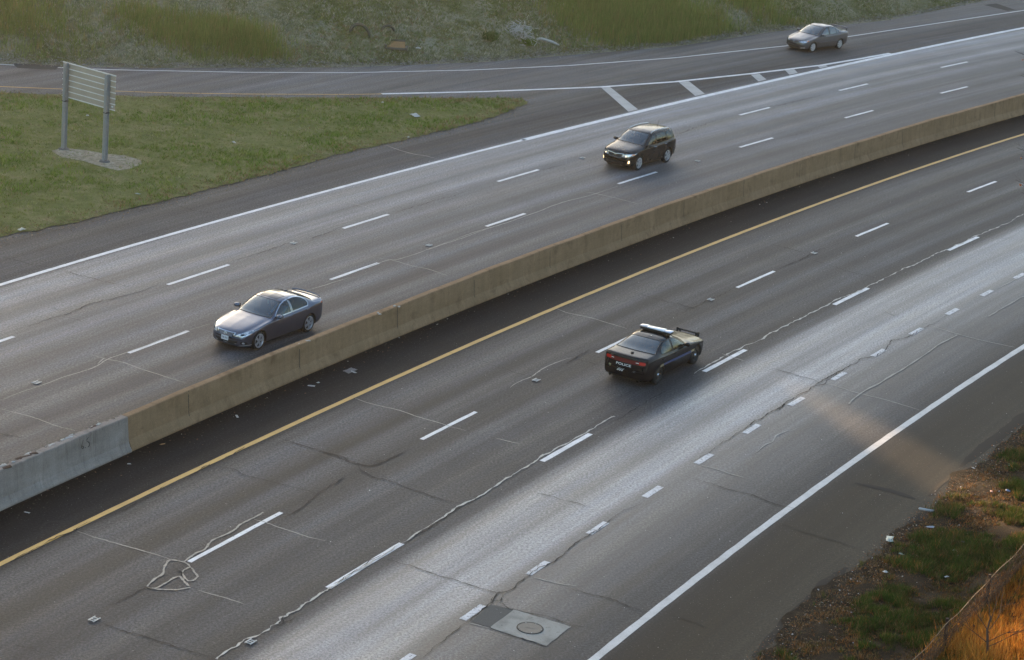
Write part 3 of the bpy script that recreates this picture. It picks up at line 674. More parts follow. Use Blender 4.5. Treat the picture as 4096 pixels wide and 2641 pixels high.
# dead leaves, chips of paper and stones lying in the verge: nobody could count them
def scatter(name, x, y, z, s, col, mat):
    n = len(x); a = rng.uniform(0, 6.28, n); tl = rng.uniform(-.5, .5, (n, 2))
    co = []
    for k in range(4):
        t = a + k * 1.5708; e = s * rng.uniform(.5, 1.2, n)
        dx, dy = np.cos(t) * e, np.sin(t) * e; co.append(np.stack([x + dx, y + dy, z + dx * tl[:, 0] + dy * tl[:, 1]], -1))
    co = np.stack(co, 1).reshape(-1, 3); b = np.arange(n) * 4
    t = np.concatenate([np.stack([b, b + 1, b + 2], -1), np.stack([b, b + 2, b + 3], -1)])
    return np_mesh(name, co, t, mat, np.repeat(np.concatenate([col, np.ones((n, 1))], 1), 4, 0), 'stuff')
LEAF = mat_grass('leaf_litter', .1)
n = 15000; a = rng.uniform(math.radians(148.8), math.radians(154.6), n); d = np.abs(rng.normal(.5, 1.2, n)); r = RV + .12 + rng.normal(0, .12, n) - d
scatter('leaf_litter', CX + r * np.cos(a), CY + r * np.sin(a), verge_h(r) + .03, rng.uniform(.012, .035, n), blend([(.09, .05, .025), (.15, .10, .055), (.26, .21, .16), (.22, .08, .025), (.40, .40, .40)], np.tile([[.45, .3, .13, .2, .035]], (n, 1))), LEAF)
n = 2600; a = rng.uniform(math.radians(140), math.radians(155), n); r = np.where(rng.uniform(0, 1, n) < .55, rng.uniform(490.6, 509, n), rng.uniform(513, 526, n))
scatter('road_grit', CX + r * np.cos(a), CY + r * np.sin(a), np.full(n, .02), rng.uniform(.008, .022, n), np.repeat(rng.uniform(.25, .6, (n, 1)), 3, 1), LEAF)
n = 1500; a = rng.uniform(math.radians(142), math.radians(154.8), n); r = RB - np.abs(rng.normal(.12, .45, n)) - .05
scatter('gutter_debris', CX + r * np.cos(a), CY + r * np.sin(a), np.full(n, .02), rng.uniform(.012, .045, n), blend([(.05, .045, .035), (.12, .07, .05), (.3, .3, .29), (.03, .03, .025)], np.tile([[.4, .3, .06, .3]], (n, 1))), LEAF)
n = 9000; i = rng.integers(0, len(ISLD), n); P = np.array(ISLD)[i] + rng.normal(0, .42, (n, 2)) + rng.uniform(-.2, .2, (n, 2)); k = P[:, 1] < 160
scatter('kerb_straw', P[:, 0], P[:, 1], np.full(n, .05), rng.uniform(.015, .05, n), blend([(.16, .12, .07), (.24, .2, .14), (.10, .075, .045)], np.tile([[.4, .3, .3]], (n, 1))), LEAF)
n = 16000; x = rng.uniform(-40, 44, n); y = hill_base(x) + rng.normal(.30, .42, n)
scatter('roadside_chaff', x, y, np.maximum(hill_h(x, y), 0) + .05, rng.uniform(.03, .07, n), blend([(.3, .29, .27), (.22, .2, .17), (.15, .13, .1)], np.tile([[.4, .3, .3]], (n, 1))), LEAF)

# ------------------------------------------------------------------ median barrier
def wall_r(z, add=0.0):
    return RB + float(np.interp(z, [0, .07, .35, 1.13], [0, .01, .15, .22])) - add
def at_wall(px, py, add=0.0):
    d = ray(px, py); d = d / d[1]
    for y in np.arange(42, 150, .02):
        q = d * y; z = CAMH + q[2]
        if z < 1.2 and math.hypot(q[0] - CX, y - CY) >= wall_r(max(z, 0), add): return Vector((q[0], y, z))
    return at(px, py)
def build_wall(name, a0, a1, mat, parent, proud=0.0, rag=0.0, step=.25, curvy=False):
    prof = [(-.0, -.02), (0, .07), (.055, .18), (.15, .35), (.185, .74), (.212, 1.10), (.232, 1.13), (.34, 1.135), (.448, 1.13), (.468, 1.10), (.495, .74), (.53, .35), (.625, .18), (.68, .07), (.68, -.02)]
    if curvy: prof[1:4] = [(0, .06), (.075, .17), (.135, .30)]
    n = int(abs(a1 - a0) * RB / step); verts, faces, uvs = [], [], []
    m = len(prof); L = np.concatenate([[0], np.cumsum([math.dist(prof[i], prof[i + 1]) for i in range(m - 1)])])
    for k in range(n + 1):
        a = a0 + (a1 - a0) * k / n; top = 0.012 * math.sin(a * 512 * .45) + .008 * math.sin(a * 512 * 1.3 + 1)
        ch = (rnd.random() < .45) * rnd.random() * rag
        for j, (o, z) in enumerate(prof):
            zz = z + (top if z > .9 else 0); oo = o - (proud if o < .3 else -proud)
            if j in (8, 9): oo -= ch * .9; zz -= ch * .35
            if j in (5, 6): zz -= (rnd.random() < .12) * rag * .12
            verts.append(polar(RB + oo, a, zz)); uvs.append((k * step, L[j]))
    for k in range(n):
        for j in range(m - 1): b = k * m + j; faces.append((b, b + m, b + m + 1, b + 1))
    faces.append(tuple(range(m))[::-1]); faces.append(tuple(n * m + j for j in range(m)))
    o = mesh_obj(name, verts, faces, mat, parent); uv = o.data.uv_layers.new(name='wall')
    vi = np.empty(len(o.data.loops), np.int32); o.data.loops.foreach_get('vertex_index', vi)
    uv.data.foreach_set('uv', np.array(uvs, np.float32)[vi].ravel()); return o
BROWN = mat_barrier('weathered_brown_concrete', (0.225, 0.140, 0.074), (0.315, 0.202, 0.116), (0.09, 0.046, 0.022))
GREY = mat_barrier('weathered_grey_concrete', (0.215, 0.18, 0.155), (0.345, 0.295, 0.26), (0.075, 0.052, 0.036), True)
PALE = plain('fresh_broken_concrete', (.42, .41, .39), .9, var=.4, vscale=20)
INK = plain('black_marking_paint', (.006, .006, .006), .8)
AJ = math.radians(152.910)
w1 = empty('concrete_barrier', polar(RB + .3, math.radians(157)), 0, 'long brown weathered concrete median barrier curving between the two carriageways', 'barrier')
w1.location = (0, 0, 0)
build_wall('wall', AJ - .00003, A1, BROWN, w1)
def wall_line(mat_name, a, parent, w=.028, name='joint', z0=0.0, z1=1.12):
    V, F = [], []
    for z in np.linspace(z0, z1, 12):
        j = (rnd.random() - .5) * .02
        for s in (-w / 2, w / 2): V.append(polar(wall_r(z) - .004, a + (s + j) / RB, z))
    for k in range(11): F.append((2 * k, 2 * k + 1, 2 * k + 3, 2 * k + 2))
    mesh_obj(name, V, F, mat_name, parent)
for ad in (152.56, 151.856, 151.157, 150.552, 149.9, 149.23, 148.6, 147.95, 147.3, 146.62, 146.0, 145.3, 144.7, 144.0, 143.3, 142.6): wall_line(CRACK, math.radians(ad), w1)
def chip(p, sz, rot, mat, parent, name='chip'):
    bm = bmesh.new(); add_box(bm, (0, 0, 0), sz)
    for v in bm.verts: v.co += Vector((rnd.uniform(-.25, .25) * sz[0], rnd.uniform(-.25, .25) * sz[1], rnd.uniform(-.3, .3) * sz[2]))
    bmesh.ops.transform(bm, matrix=Matrix.Translation(p) @ rot.to_4x4(), verts=bm.verts[:]); bm_obj(name, bm, mat, parent)
for (px, py) in [(1205, 1362), (1590, 1214), (1515, 1250), (1230, 1352)]:
    p = at_wall(px, py + 4)
    for k in range(2): chip(Vector((p.x + rnd.uniform(-.12, .12), p.y + rnd.uniform(-.1, .1), 1.125)), (.09, .06, .025), Matrix.Rotation(rnd.uniform(0, 3), 3, 'Z'), PALE, w1)
w2 = empty('concrete_barrier', (0, 0, 0), 0, 'light grey precast barrier segment with chipped top and handwritten number 6.5', 'barrier')
build_wall('wall', A0, AJ + .00003, GREY, w2, .022, .13, .1, True)
for k in range(30):
    a = math.radians(rnd.uniform(152.96, 154.2)); o = rnd.uniform(.36, .49)
    chip(polar(RB + o, a, 1.12 + rnd.uniform(-.02, .02)), (rnd.uniform(.06, .26), rnd.uniform(.04, .09), rnd.uniform(.02, .045)), Matrix.Rotation(a + rnd.uniform(1.2, 1.9), 3, 'Z') @ Matrix.Rotation(rnd.uniform(-.3, .3), 3, 'X'), PALE, w2)
RUBB = plain('rusty_rubble', (.05, .025, .015), .95)
for px, py in [(60, 1835), (85, 1825), (110, 1815), (5, 1870), (355, 1708)]:
    p = at_wall(px, py, .03); chip(Vector((p.x + .1, p.y + .2, 1.125)), (.26, .10, .04), Matrix.Rotation(rnd.uniform(.6, 1.2), 3, 'Z'), RUBB, w2, 'rusty_break')
ZW = (0, 1600, 3.08); bm = bmesh.new()
for st in ([(1022, 496), (1010, 540), (1004, 575), (1008, 597), (1020, 602), (1030, 590), (1026, 572), (1014, 570), (1007, 582)], [(1046, 584), (1052, 590)], [(1094, 458), (1080, 468), (1070, 490), (1068, 512), (1082, 514), (1097, 525), (1102, 548), (1094, 572), (1080, 582)]):
    add_tube(bm, [at_wall(*p, .026) for p in tr(*ZW, st)], .014, 5)
bm_obj('handwritten_number', bm, INK, w2)
wall_line(CRACK, rad_ang(at_wall(58, 1960))[1], w2, .014, 'joint', 0, .8)

# ------------------------------------------------------------------ road sign seen from behind
pl, pr_ = at(255.3, 600), at(418.6, 650)
sd = (pr_ - pl); sw = sd.length; sdir_ = sd.normalized()
rz = math.atan2(sdir_.y, sdir_.x)
sg = empty('road_sign', (pl + pr_) / 2, rz, 'back of a ribbed aluminium road sign on two steel posts on the grass island', 'sign')
for s in (-1, 1):
    bm = bmesh.new(); x = s * sw / 2
    add_box(bm, (x, -.105, 2.04), (.15, .014, 4.10)); add_box(bm, (x, .105, 2.04), (.15, .014, 4.10)); add_box(bm, (x, 0, 2.04), (.012, .2, 4.10))
    po = bm_obj('post', bm, GALV, sg)
    bm = bmesh.new(); add_lathe(bm, [(0, .10), (.22, .09), (.26, .04), (.28, -.05)], (x, 0, 0), 'z', 20); bm_obj('footing', bm, plain('footing_concrete', (.12, .115, .11), .9), po)
    bm = bmesh.new(); add_box(bm, (x, 0, 2.33), (.225, .245, .03)); bm_obj('hinge_plate', bm, IRON2, po)
PW, PH, PZ = sw + .70, 1.64, 2.47
bm = bmesh.new(); add_box(bm, (.02, .155, PZ + PH / 2), (PW, .012, PH))
pn = bm_obj('panel', bm, ALU, sg)
for k in range(7):
    bm = bmesh.new(); add_box(bm, (.02, .132, PZ + .02 + k * (PH - .05) / 6), (PW + .05, .05, .034)); bm_obj('rib', bm, ALU2, pn)
bm = bmesh.new(); add_box(bm, (PW / 2 - .14, .146, PZ + .16), (.11, .008, .07)); bm_obj('sticker', bm, plain('white_sticker', (.7, .7, .7), .5), pn)

# ------------------------------------------------------------------ wire fence by the near verge
RUST = plain('rusty_steel', (.030, .016, .010), .9, var=.5)
DRYV = plain('dry_vine', (.11, .055, .022), .9, var=.5)
RF, f0 = rad_ang(at_h(3940, 2446, vh_xy)); FENCE_D = RV - RF
fc_ = empty('wire_fence', (0, 0, 0), 0, 'low rusty wire fence overgrown with dry brown vines beside the motorway verge', 'fence')
a_f = [f0 + .0073 * k for k in range(-8, 3)][::-1]
posts = []
FH = .98
for a in a_f:
    p = polar(RF, a, float(verge_h(RF))); posts.append(p)
    bm = bmesh.new(); tl = Vector((rnd.uniform(-.07, .07), rnd.uniform(-.05, .05), 0))
    add_tube(bm, [p - Vector((0, 0, .2)), p + tl + Vector((0, 0, FH + .10))], .045, 8); bm_obj('post', bm, RUST, fc_)
bm = bmesh.new()
def fence_pt(u, z):
    n = len(posts) - 1; k = min(int(u), n - 1); p = posts[k].lerp(posts[k + 1], u - k)
    return p + Vector((0, 0, z - .05 * math.sin((u - k) * math.pi) * (z / FH)))
U = np.linspace(0, len(posts) - 1, 14 * (len(posts) - 1) + 1)
for z in np.linspace(.05, FH, 9): add_tube(bm, [fence_pt(u, z) for u in U[::2]], .0055, 3, False)
for u in np.arange(0, len(posts) - 1, .045): add_tube(bm, [fence_pt(u, .0), fence_pt(u, FH)], .004, 3, False)
bm_obj('wire_mesh', bm, RUST, fc_)
bm = bmesh.new()
for k in range(1900):
    u = rnd.uniform(0, len(posts) - 1.2); z = rnd.uniform(0, FH) * rnd.random() ** .3; pts = []
    for j in range(5):
        q = fence_pt(min(max(u, 0), len(posts) - 1.001), min(max(z, 0), FH + .1)); pts.append(q + Vector((rnd.uniform(-.06, .06), rnd.uniform(-.06, .06), 0)))
        u += rnd.uniform(-.05, .09); z += rnd.uniform(-.12, .16)
    add_tube(bm, pts, [.008, .008, .007, .006, .003], 3, False)
tag(bm_obj('dry_vines', bm, DRYV, fc_), kind='stuff')
bm = bmesh.new(); top = [fence_pt(u, FH + .02 + .03 * math.sin(u * 9)) for u in U]; add_tube(bm, top, .010, 5, False)
bm_obj('top_rail', bm, plain('pale_weathered_rail', (.20, .13, .07), .7), fc_)

# bare sapling and two stakes in the orange grass
def branchy(bm, p, d, L, r, depth, ang=.6, kids=3, curl=.12, leaves=None):
    pts = [p]; q = p.copy(); dd = d.copy(); n = 5
    for k in range(n):
        dd = (dd + Vector((rnd.uniform(-curl, curl), rnd.uniform(-curl, curl), rnd.uniform(-curl * .5, curl)))).normalized(); q = q + dd * L / n; pts.append(q.copy())
    add_tube(bm, pts, [r * (1 - .7 * k / n) for k in range(n + 1)], 5 if r > .01 else 3, False)
    if depth == 0:
        if leaves is not None: leaves.append(pts[-1])
        return
    for k in range(kids):
        i = rnd.randint(2, n); ax = Vector((rnd.uniform(-1, 1), rnd.uniform(-1, 1), rnd.uniform(-1, 1))).normalized()
        nd = (Matrix.Rotation(rnd.uniform(.3, ang + .3), 3, ax) @ dd).normalized()
        branchy(bm, pts[i], nd, L * rnd.uniform(.5, .75), r * .5, depth - 1, ang, kids, curl, leaves)
BARK = plain('brown_bark', (.075, .045, .028), .9, var=.4)
b0 = at_h(3946, 2641, vh_xy)
sp = empty('bare_sapling', b0, 0, 'thin leafless sapling standing in the orange grass behind the fence', 'sapling')
bm = bmesh.new(); add_tube(bm, [Vector((0, 0, -.1)), Vector((-.03, 0, .35)), Vector((-.10, .05, .8)), Vector((-.06, .08, 1.2))], [.045, .038, .03, .015], 7); bm_obj('trunk', bm, BARK, sp)
bm = bmesh.new()
for z, d in [(.35, (.8, .1, .35)), (.5, (.9, -.1, .6)), (.75, (-.6, .2, .7)), (.85, (.5, .3, .8)), (1.05, (.2, .2, 1)), (.45, (-.7, 0, .4)), (1.1, (-.2, .1, 1))]: branchy(bm, Vector((-.06 * z, .03, z)), Vector(d).normalized(), .85, .014, 2, .5, 3)
bm_obj('crown', bm, BARK, sp)
for (px, py, pt, lab) in [(3887, 2553, 2500, 'short dark wooden stake in the orange grass next to the sapling'), (4070, 2343, 2318, 'shortest dark stake behind the fence at the right edge')]:
    p = at_h(px, py, vh_xy); h = (py - pt) / 136.0
    bm = bmesh.new(); add_box(bm, (0, 0, h / 2 - .1), (.055, .055, h + .2), None, .008)
    for v in bm.verts:
        if v.co.z > h * .8: v.co.x *= .8
    tag(bm_obj('wooden_stake', bm, plain('dark_wood', (.03, .018, .012), .9), None), lab, 'stake').location = p
# tree beyond the right edge whose twig tips with last orange leaves reach into the picture
tb = Vector((21.2, 74.5, 1.6))
te = empty('autumn_tree', tb, 0, 'nearly bare autumn tree whose dark twigs with orange leaves reach in at the right edge', 'tree')
bm = bmesh.new(); add_tube(bm, [Vector((0, 0, -.5)), Vector((.1, 0, 3)), Vector((-.05, .1, 6)), Vector((-.2, .1, 9)), Vector((-.3, 0, 11.6))], [.2, .17, .13, .08, .03], 10); bm_obj('trunk', bm, BARK, te)
bm = bmesh.new(); tips = []
def ray_pt(px, py, y): d = ray(px, py); d = d / d[1]; return Vector((d[0] * y, y, CAMH + d[2] * y)) - tb
for (px, py, y) in [(4060, 205, 74.6), (4092, 238, 74.7), (4066, 590, 74.3), (4083, 632, 74.5), (4062, 720, 74.2), (4081, 738, 74.4), (4086, 770, 74.0), (4080, 300, 75)]:
    e = ray_pt(px, py, y); s = Vector((-.2, .1, max(3, e.z - 2.2))); mid = s.lerp(e, .55) + Vector((0, 0, .2)); m2 = s.lerp(e, .85) + Vector((.02, 0, .08))
    add_tube(bm, [s, mid, m2, e], [.035, .018, .010, .004], 5, False)
    for k in range(3): branchy(bm, m2.lerp(e, k * .25), (e - mid + Vector((.3, 0, .2))).normalized(), .4, .004, 1, .5, 2)
    tips.append(e)
for k in range(16): branchy(bm, Vector((-.1, .05, rnd.uniform(4, 11))), Vector((rnd.uniform(.1, 1), rnd.uniform(-1, 1), rnd.uniform(.2, .8))).normalized(), rnd.uniform(1.5, 2.6), .04, 3, .5, 3)
bm_obj('crown', bm, plain('dark_twig', (.03, .02, .016), .9), te)
bm = bmesh.new()
for i in (1, 3, 5):
    e = tips[i]
    for k in range(2 if i != 3 else 1):
        vs_ = [bm.verts.new(e + Vector((rnd.uniform(-.05, .05), rnd.uniform(-.03, .03), rnd.uniform(-.07, .03)))) for _ in range(4)]
        bm.faces.new(vs_)
for k in range(60):
    e = Vector((rnd.uniform(.6, 2.5), rnd.uniform(-2, 2), rnd.uniform(5, 12))); bm.faces.new([bm.verts.new(e + Vector((rnd.uniform(-.07, .07), rnd.uniform(-.07, .07), rnd.uniform(-.07, .07)))) for _ in range(4)])
bm_obj('leaves', bm, plain('orange_leaf', (.55, .16, .03), .7, var=.4), te)

# ------------------------------------------------------------------ vehicles
RUB = plain('tyre_rubber', (.012, .012, .012), .85); BLK = plain('black_plastic', (.012, .012, .012), .55); CHR = plain('chrome', (.62, .63, .65), .12, 1.0, var=.03)
SIL = plain('silver_alloy', (.60, .61, .63), .35, .6, var=.08); SEAT = plain('dark_seat_fabric', (.05, .05, .055), .9); SEATL = plain('grey_seat_fabric', (.16, .155, .15), .9)
LAMP = NB('clear_lamp'); LAMP.set(**{'Base Color': LAMP.ramp(LAMP.noise(LAMP.coord(), 9, 2), [(.4, (.28, .30, .34)), (.6, (.8, .82, .86))]), 'Roughness': .12, 'Metallic': .35, 'Coat Weight': 1.0}); LAMP = LAMP.m
REDL = plain('red_lamp', (.55, .016, .008), .15, coat=1.0, var=.3, vscale=14); REDD = plain('dark_red_lamp', (.13, .010, .008), .15, coat=1.0, var=.3); AMB = plain('amber_lamp', (.75, .22, .03), .2, coat=1.0)
GLOW = emis('lit_lamp', (1.0, .66, .30), 1.8); PLATE = plain('number_plate', (.66, .67, .68), .45, var=.06); WHT = plain('white_lettering', (.72, .72, .70), .5, var=.03)
BLUE = plain('blue_stripe', (.05, .065, .16), .4); GOLD = plain('gold_stripe', (.38, .30, .17), .4); GLS = mat_glass('window_glass', (.34, .42, .41), .03); GLW = mat_glass('windshield_glass', (.36, .45, .46), .13); GLD = mat_glass('tinted_glass', (.07, .08, .08)); GLC = mat_glass('clear_window_glass', (.55, .62, .62), .14)
def paint(name, col, metal, rough=.28):
    b = NB(name); f = b.noise(b.coord(), 3, 4, .6)
    c = b.mix(f, tuple(x * .9 for x in col), tuple(x * 1.1 for x in col)); d = b.ramp(b.noise(b.coord(), 1.7, 5), [(.35, rough), (.7, rough + .12)])
    return b.set(**{'Base Color': c, 'Metallic': metal, 'Roughness': d, 'Coat Weight': 1.0, 'Coat Roughness': .04})
SEG = [14, 3, 4, 6, 6, 3, 7, 7, 7, 9]
PAR = np.concatenate([[0]] + [np.linspace(i, i + 1, n + 1)[1:] for i, n in enumerate(SEG)])
class Car:
    def __init__(s, sp):
        s.sp = sp; s.L, s.W = sp['L'], sp['W']; s.f = {k: pchip(sp[k]) for k in ('top', 'bot', 'belt', 'wid', 'tw', 'drop')}
        s.x0 = sp['FO'] + sp['WB'] / 2
        s.cowl, s.head, s.bt, s.bb = sp['glass']
        s.fx, s.rx = s.x0 - sp['FO'], s.x0 - sp['FO'] - sp['WB']
        L = s.L; e = .32
        a = e * np.linspace(0, 1, 26) ** 2.2
        s.ds = np.concatenate([a, np.linspace(e, L - e, int((L - 2 * e) / .03))[1:-1], (L - a)[::-1]])
    def bend(s, d, y, hi):
        sp = s.sp; t = np.abs(y) / s.W
        w = -sp.get('KF', .30) * np.clip(1 - d / 1.1, 0, 1) ** 1.5 * t ** 2.5 + sp.get('KR', .22) * np.clip(1 - (s.L - d) / 1.0, 0, 1) ** 1.5 * t ** 2.5
        k1 = np.clip((d - s.cowl + .35) / .35, 0, 1) * np.clip((s.head + .5 - d) / .5, 0, 1); k1 = k1 * k1 * (3 - 2 * k1)
        k2 = np.clip((d - s.bt + .4) / .4, 0, 1) * np.clip((s.bb + .3 - d) / .3, 0, 1); k2 = k2 * k2 * (3 - 2 * k2)
        return w + hi * (-.20 * k1 + .14 * k2) * t * t
    def section(s, d, par):
        f = s.f; b, zs, W, wt, zt, e = (float(f[k](d)) for k in ('bot', 'belt', 'wid', 'tw', 'top', 'drop'))
        wt = min(wt, W * .93); zs = min(zs, zt - e - .006); zs = max(zs, b + .02)
        zc = [b, b, b + .12 * (zs - b), b + .38 * (zs - b), b + .66 * (zs - b), zs - .07 * (zs - b), zs, 0, zt - e, zt - .33 * e, zt]
        yc = [0, .80 * W, .955 * W, .985 * W, W, .988 * W, .945 * W, 0, wt, .72 * wt, 0]
        zc[7] = .5 * (zc[6] + zc[8]); yc[7] = .5 * (yc[6] + yc[8]) + .10 * max(0, zc[8] - zc[6])
        i = np.arange(11); return pchip(list(zip(i, yc)))(par), pchip(list(zip(i, zc)))(par)
    def pt(s, d, par, side=1):
        y, z = s.section(d, np.array([par])); y = float(y[0]) * side; z = float(z[0])
        return Vector((s.x0 - d + float(s.bend(d, y, np.clip((par - 6) / 2, 0, 1))), y, z))
    def build(s, root, paintm):
        sp = s.sp; n = len(s.ds); m = len(PAR); G = np.zeros((n, 2 * m - 2, 3)); hi = np.clip((PAR - 6) / 2, 0, 1)
        for i, d in enumerate(s.ds):
            y, z = s.section(d, PAR); x = s.x0 - d + s.bend(d, y, hi)
            G[i, :m] = np.stack([x, y, z], -1); G[i, m:] = np.stack([x, -y, z], -1)[m - 2:0:-1]
        M2 = 2 * m - 2; s.par2 = np.concatenate([PAR, PAR[m - 2:0:-1]])
        Ra = sp['Ra']
        for cx in (s.fx, s.rx):
            dx = G[..., 0] - cx; dz = G[..., 2] - sp['R']; dist = np.hypot(dx, dz); side = (s.par2[None] > 1.0) & (s.par2[None] < 6)
            k = side & (np.abs(dist - Ra) < .024); f = Ra / np.maximum(dist, 1e-6)
            G[..., 0] = np.where(k, cx + dx * f, G[..., 0]); G[..., 2] = np.where(k, sp['R'] + dz * f, G[..., 2])
        V = G.reshape(-1, 3); quads = []; cen = []; pars = []; dd = []
        for i in range(n - 1):
            for j in range(M2):
                j2 = (j + 1) % M2; quads.append((i * M2 + j, i * M2 + j2, (i + 1) * M2 + j2, (i + 1) * M2 + j))
        Q = np.array(quads); C = V[Q].mean(1); jj = np.tile(np.arange(M2), n - 1); P = .5 * (s.par2[jj] + s.par2[(jj + 1) % M2]); D = np.repeat(.5 * (s.ds[1:] + s.ds[:-1]), M2)
        s.bvh = BVHTree.FromPolygons([tuple(v) for v in V], [tuple(q) for q in Q])
        kill = np.zeros(len(Q), bool)
        for cx in (s.fx, s.rx): kill |= (P > .55) & (P < 6) & (np.hypot(C[:, 0] - cx, C[:, 2] - sp['R']) < Ra) & (np.abs(C[:, 1]) > .5 * s.W)
        kill |= (P > 8.22) & (D > s.cowl + .02) & (D < s.head - .02)
        kill |= (P > 8.22) & (D > s.bt + .02) & (D < s.bb - .02)
        dsd = s.x0 - C[:, 0]
        for w in sp['side']: kill |= (P > 6.0) & (P < 8.6) & inside_np(w['hole'] if 'hole' in w else s.shrink(w['poly'], .93), dsd, C[:, 2])
        reg = np.zeros(len(Q), int)
        reg[(P > 8.0) & (D > sp.get('hood0', .16)) & (D < s.cowl)] = 1
        for k, (d0, d1) in enumerate(sp['doors']):
            for sd in (0, 1): reg[(P > 2.1) & (P < 7.9) & (dsd > d0) & (dsd < d1) & ((C[:, 1] > 0) == (sd == 0))] = 2 + 2 * k + sd
        reg[kill] = -1
        def part(name, sel, mat, parent=root, label=None):
            q = Q[sel]; u, inv = np.unique(q, return_inverse=True); o = mesh_obj(name, V[u], [tuple(t) for t in inv.reshape(q.shape)], mat, parent, True)
            return o
        s.body = part('body', reg == 0, paintm); part('hood', reg == 1, paintm)
        caps = [[(G[0, j]) for j in range(M2)], [(G[-1, j]) for j in range(M2)]]
        s.doors = {}
        for k in range(len(sp['doors'])):
            for sd in (0, 1): s.doors[(k, sd)] = part('door', reg == 2 + 2 * k + sd, paintm)
        # underbody, wheel housings
        bm = bmesh.new(); add_box(bm, (s.x0 - s.L / 2, 0, sp['R'] * .62), (s.L * .86, s.W * 1.25, .08))
        for cx in (s.fx, s.rx):
            for sd in (1, -1):
                rings = []
                for k in range(21):
                    a = math.pi * (k / 20 * 1.16 - .08); rings.append([bm.verts.new((cx + (Ra + .004) * math.cos(a), sd * y, sp['R'] + (Ra + .004) * math.sin(a))) for y in (s.W * .955, s.W * .5)])
                for a, b in zip(rings, rings[1:]): bm.faces.new((a[0], a[1], b[1], b[0]))
                bm.faces.new([r[1] for r in rings])
        bm_obj('underbody', bm, BLK, root)
        for cx in (s.fx, s.rx):
            for sd in (1, -1): s.wheel(root, cx, sd)
        # glass
        s.patch('windshield', s.cowl, s.head, 8.12, sp.get('wglass', GLW), root); s.patch('rear_window', s.bt, s.bb, 8.12, sp.get('rglass', GLD), root)
        for w in sp['side']:
            for sd in (1, -1):
                o = s.decal('window', w['poly'], 'side', sd, w.get('mat', GLD), root, .004)
                if 'trim' in sp: s.ring('window_trim', w['poly'], 'side', sd, sp['trim'], o, .007, .022)
                else: s.ring('window_seal', w['poly'], 'side', sd, BLK, o, .006, .02)
        for d0, d1 in sp.get('pillars', []):
            pass
        return s
    def shrink(s, poly, k):
        cx = sum(p[0] for p in poly) / len(poly); cy = sum(p[1] for p in poly) / len(poly); return [(cx + (x - cx) * k, cy + (y - cy) * k) for x, y in poly]
    def inset(s, poly, w):
        n = len(poly); A = sum(poly[i][0] * poly[(i + 1) % n][1] - poly[(i + 1) % n][0] * poly[i][1] for i in range(n)); sg = 1 if A > 0 else -1; out = []
        for i in range(n):
            p, a, b = Vector(poly[i]), Vector(poly[i - 1]), Vector(poly[(i + 1) % n])
            t1 = (p - a).normalized(); t2 = (b - p).normalized(); n1 = Vector((-t1.y, t1.x)) * sg; n2 = Vector((-t2.y, t2.x)) * sg; bs = (n1 + n2)
            bs = bs / max(.5, bs.length_squared / 2) if bs.length > .1 else n1
            out.append(tuple(p + bs * w * min(1.0, 1.0)))
        return out
    def proj(s, p, plane, sd, off):
        if plane == 'side': o = Vector((s.x0 - p[0], 2.0 * sd, p[1])); d = Vector((0, -sd, 0))
        elif plane == 'front': o = Vector((s.x0 + 1.5, p[0], p[1])); d = Vector((-1, 0, 0))
        elif plane == 'rear': o = Vector((s.x0 - s.L - 1.5, p[0], p[1])); d = Vector((1, 0, 0))
        else: o = Vector((s.x0 - p[0], p[1], 3.0)); d = Vector((0, 0, -1))
        h, nn, _, _ = s.bvh.ray_cast(o, d)
        if h is None: h, nn, _, _ = s.bvh.find_nearest(o + d * (2.0 if plane == 'side' else 1.6))
        if nn.dot(d) > 0: nn = -nn
        return h + (nn * .5 - d * .5).normalized() * off
    def fill(s, name, bm2, plane, sd, mat, parent, off, cut):
        xs = [v.co.x for v in bm2.verts]; ys = [v.co.y for v in bm2.verts]
        for ax, lo, hi in ((0, min(xs), max(xs)), (1, min(ys), max(ys))):
            k = math.ceil(lo / cut) * cut
            while k < hi:
                co = (k, 0, 0) if ax == 0 else (0, k, 0); no = (1, 0, 0) if ax == 0 else (0, 1, 0)
                bmesh.ops.bisect_plane(bm2, geom=bm2.verts[:] + bm2.edges[:] + bm2.faces[:], plane_co=co, plane_no=no, dist=1e-6); k += cut
        for v in bm2.verts: v.co = s.proj((v.co.x, v.co.y), plane, sd, off)
        bmesh.ops.triangulate(bm2, faces=bm2.faces[:]); bmesh.ops.recalc_face_normals(bm2, faces=bm2.faces[:])
        return bm_obj(name, bm2, mat, parent, True)
    def decal(s, name, poly, plane, sd, mat, parent, off=.006, cut=.06):
        bm2 = bmesh.new(); bm2.faces.new([bm2.verts.new((x, y, 0)) for x, y in poly]); return s.fill(name, bm2, plane, sd, mat, parent, off, cut)
    def ring(s, name, poly, plane, sd, mat, parent, off=.008, w=.02, closed=True):
        out = []; n = len(poly)
        for i in range(n):
            a, b = Vector(poly[i]), Vector(poly[(i + 1) % n]); k = max(1, int((b - a).length / .06))
            for j in range(k): out.append(tuple(a.lerp(b, j / k)))
        inn = s.inset(out, -w); bm2 = bmesh.new(); A = [bm2.verts.new(s.proj(p, plane, sd, off)) for p in out]; B = [bm2.verts.new(s.proj(p, plane, sd, off)) for p in inn]
        for i in range(len(out)):
            j = (i + 1) % len(out); bm2.faces.new((A[i], A[j], B[j], B[i]))
        bmesh.ops.recalc_face_normals(bm2, faces=bm2.faces[:]); return bm_obj(name, bm2, mat, parent, True)
    def line(s, name, pts, plane, sd, mat, parent, w=.012, off=.004):
        P = [s.proj(p, plane, sd, off) for p in pts]; bm2 = bmesh.new(); add_tube(bm2, P, w / 2, 4, False); return bm_obj(name, bm2, mat, parent)
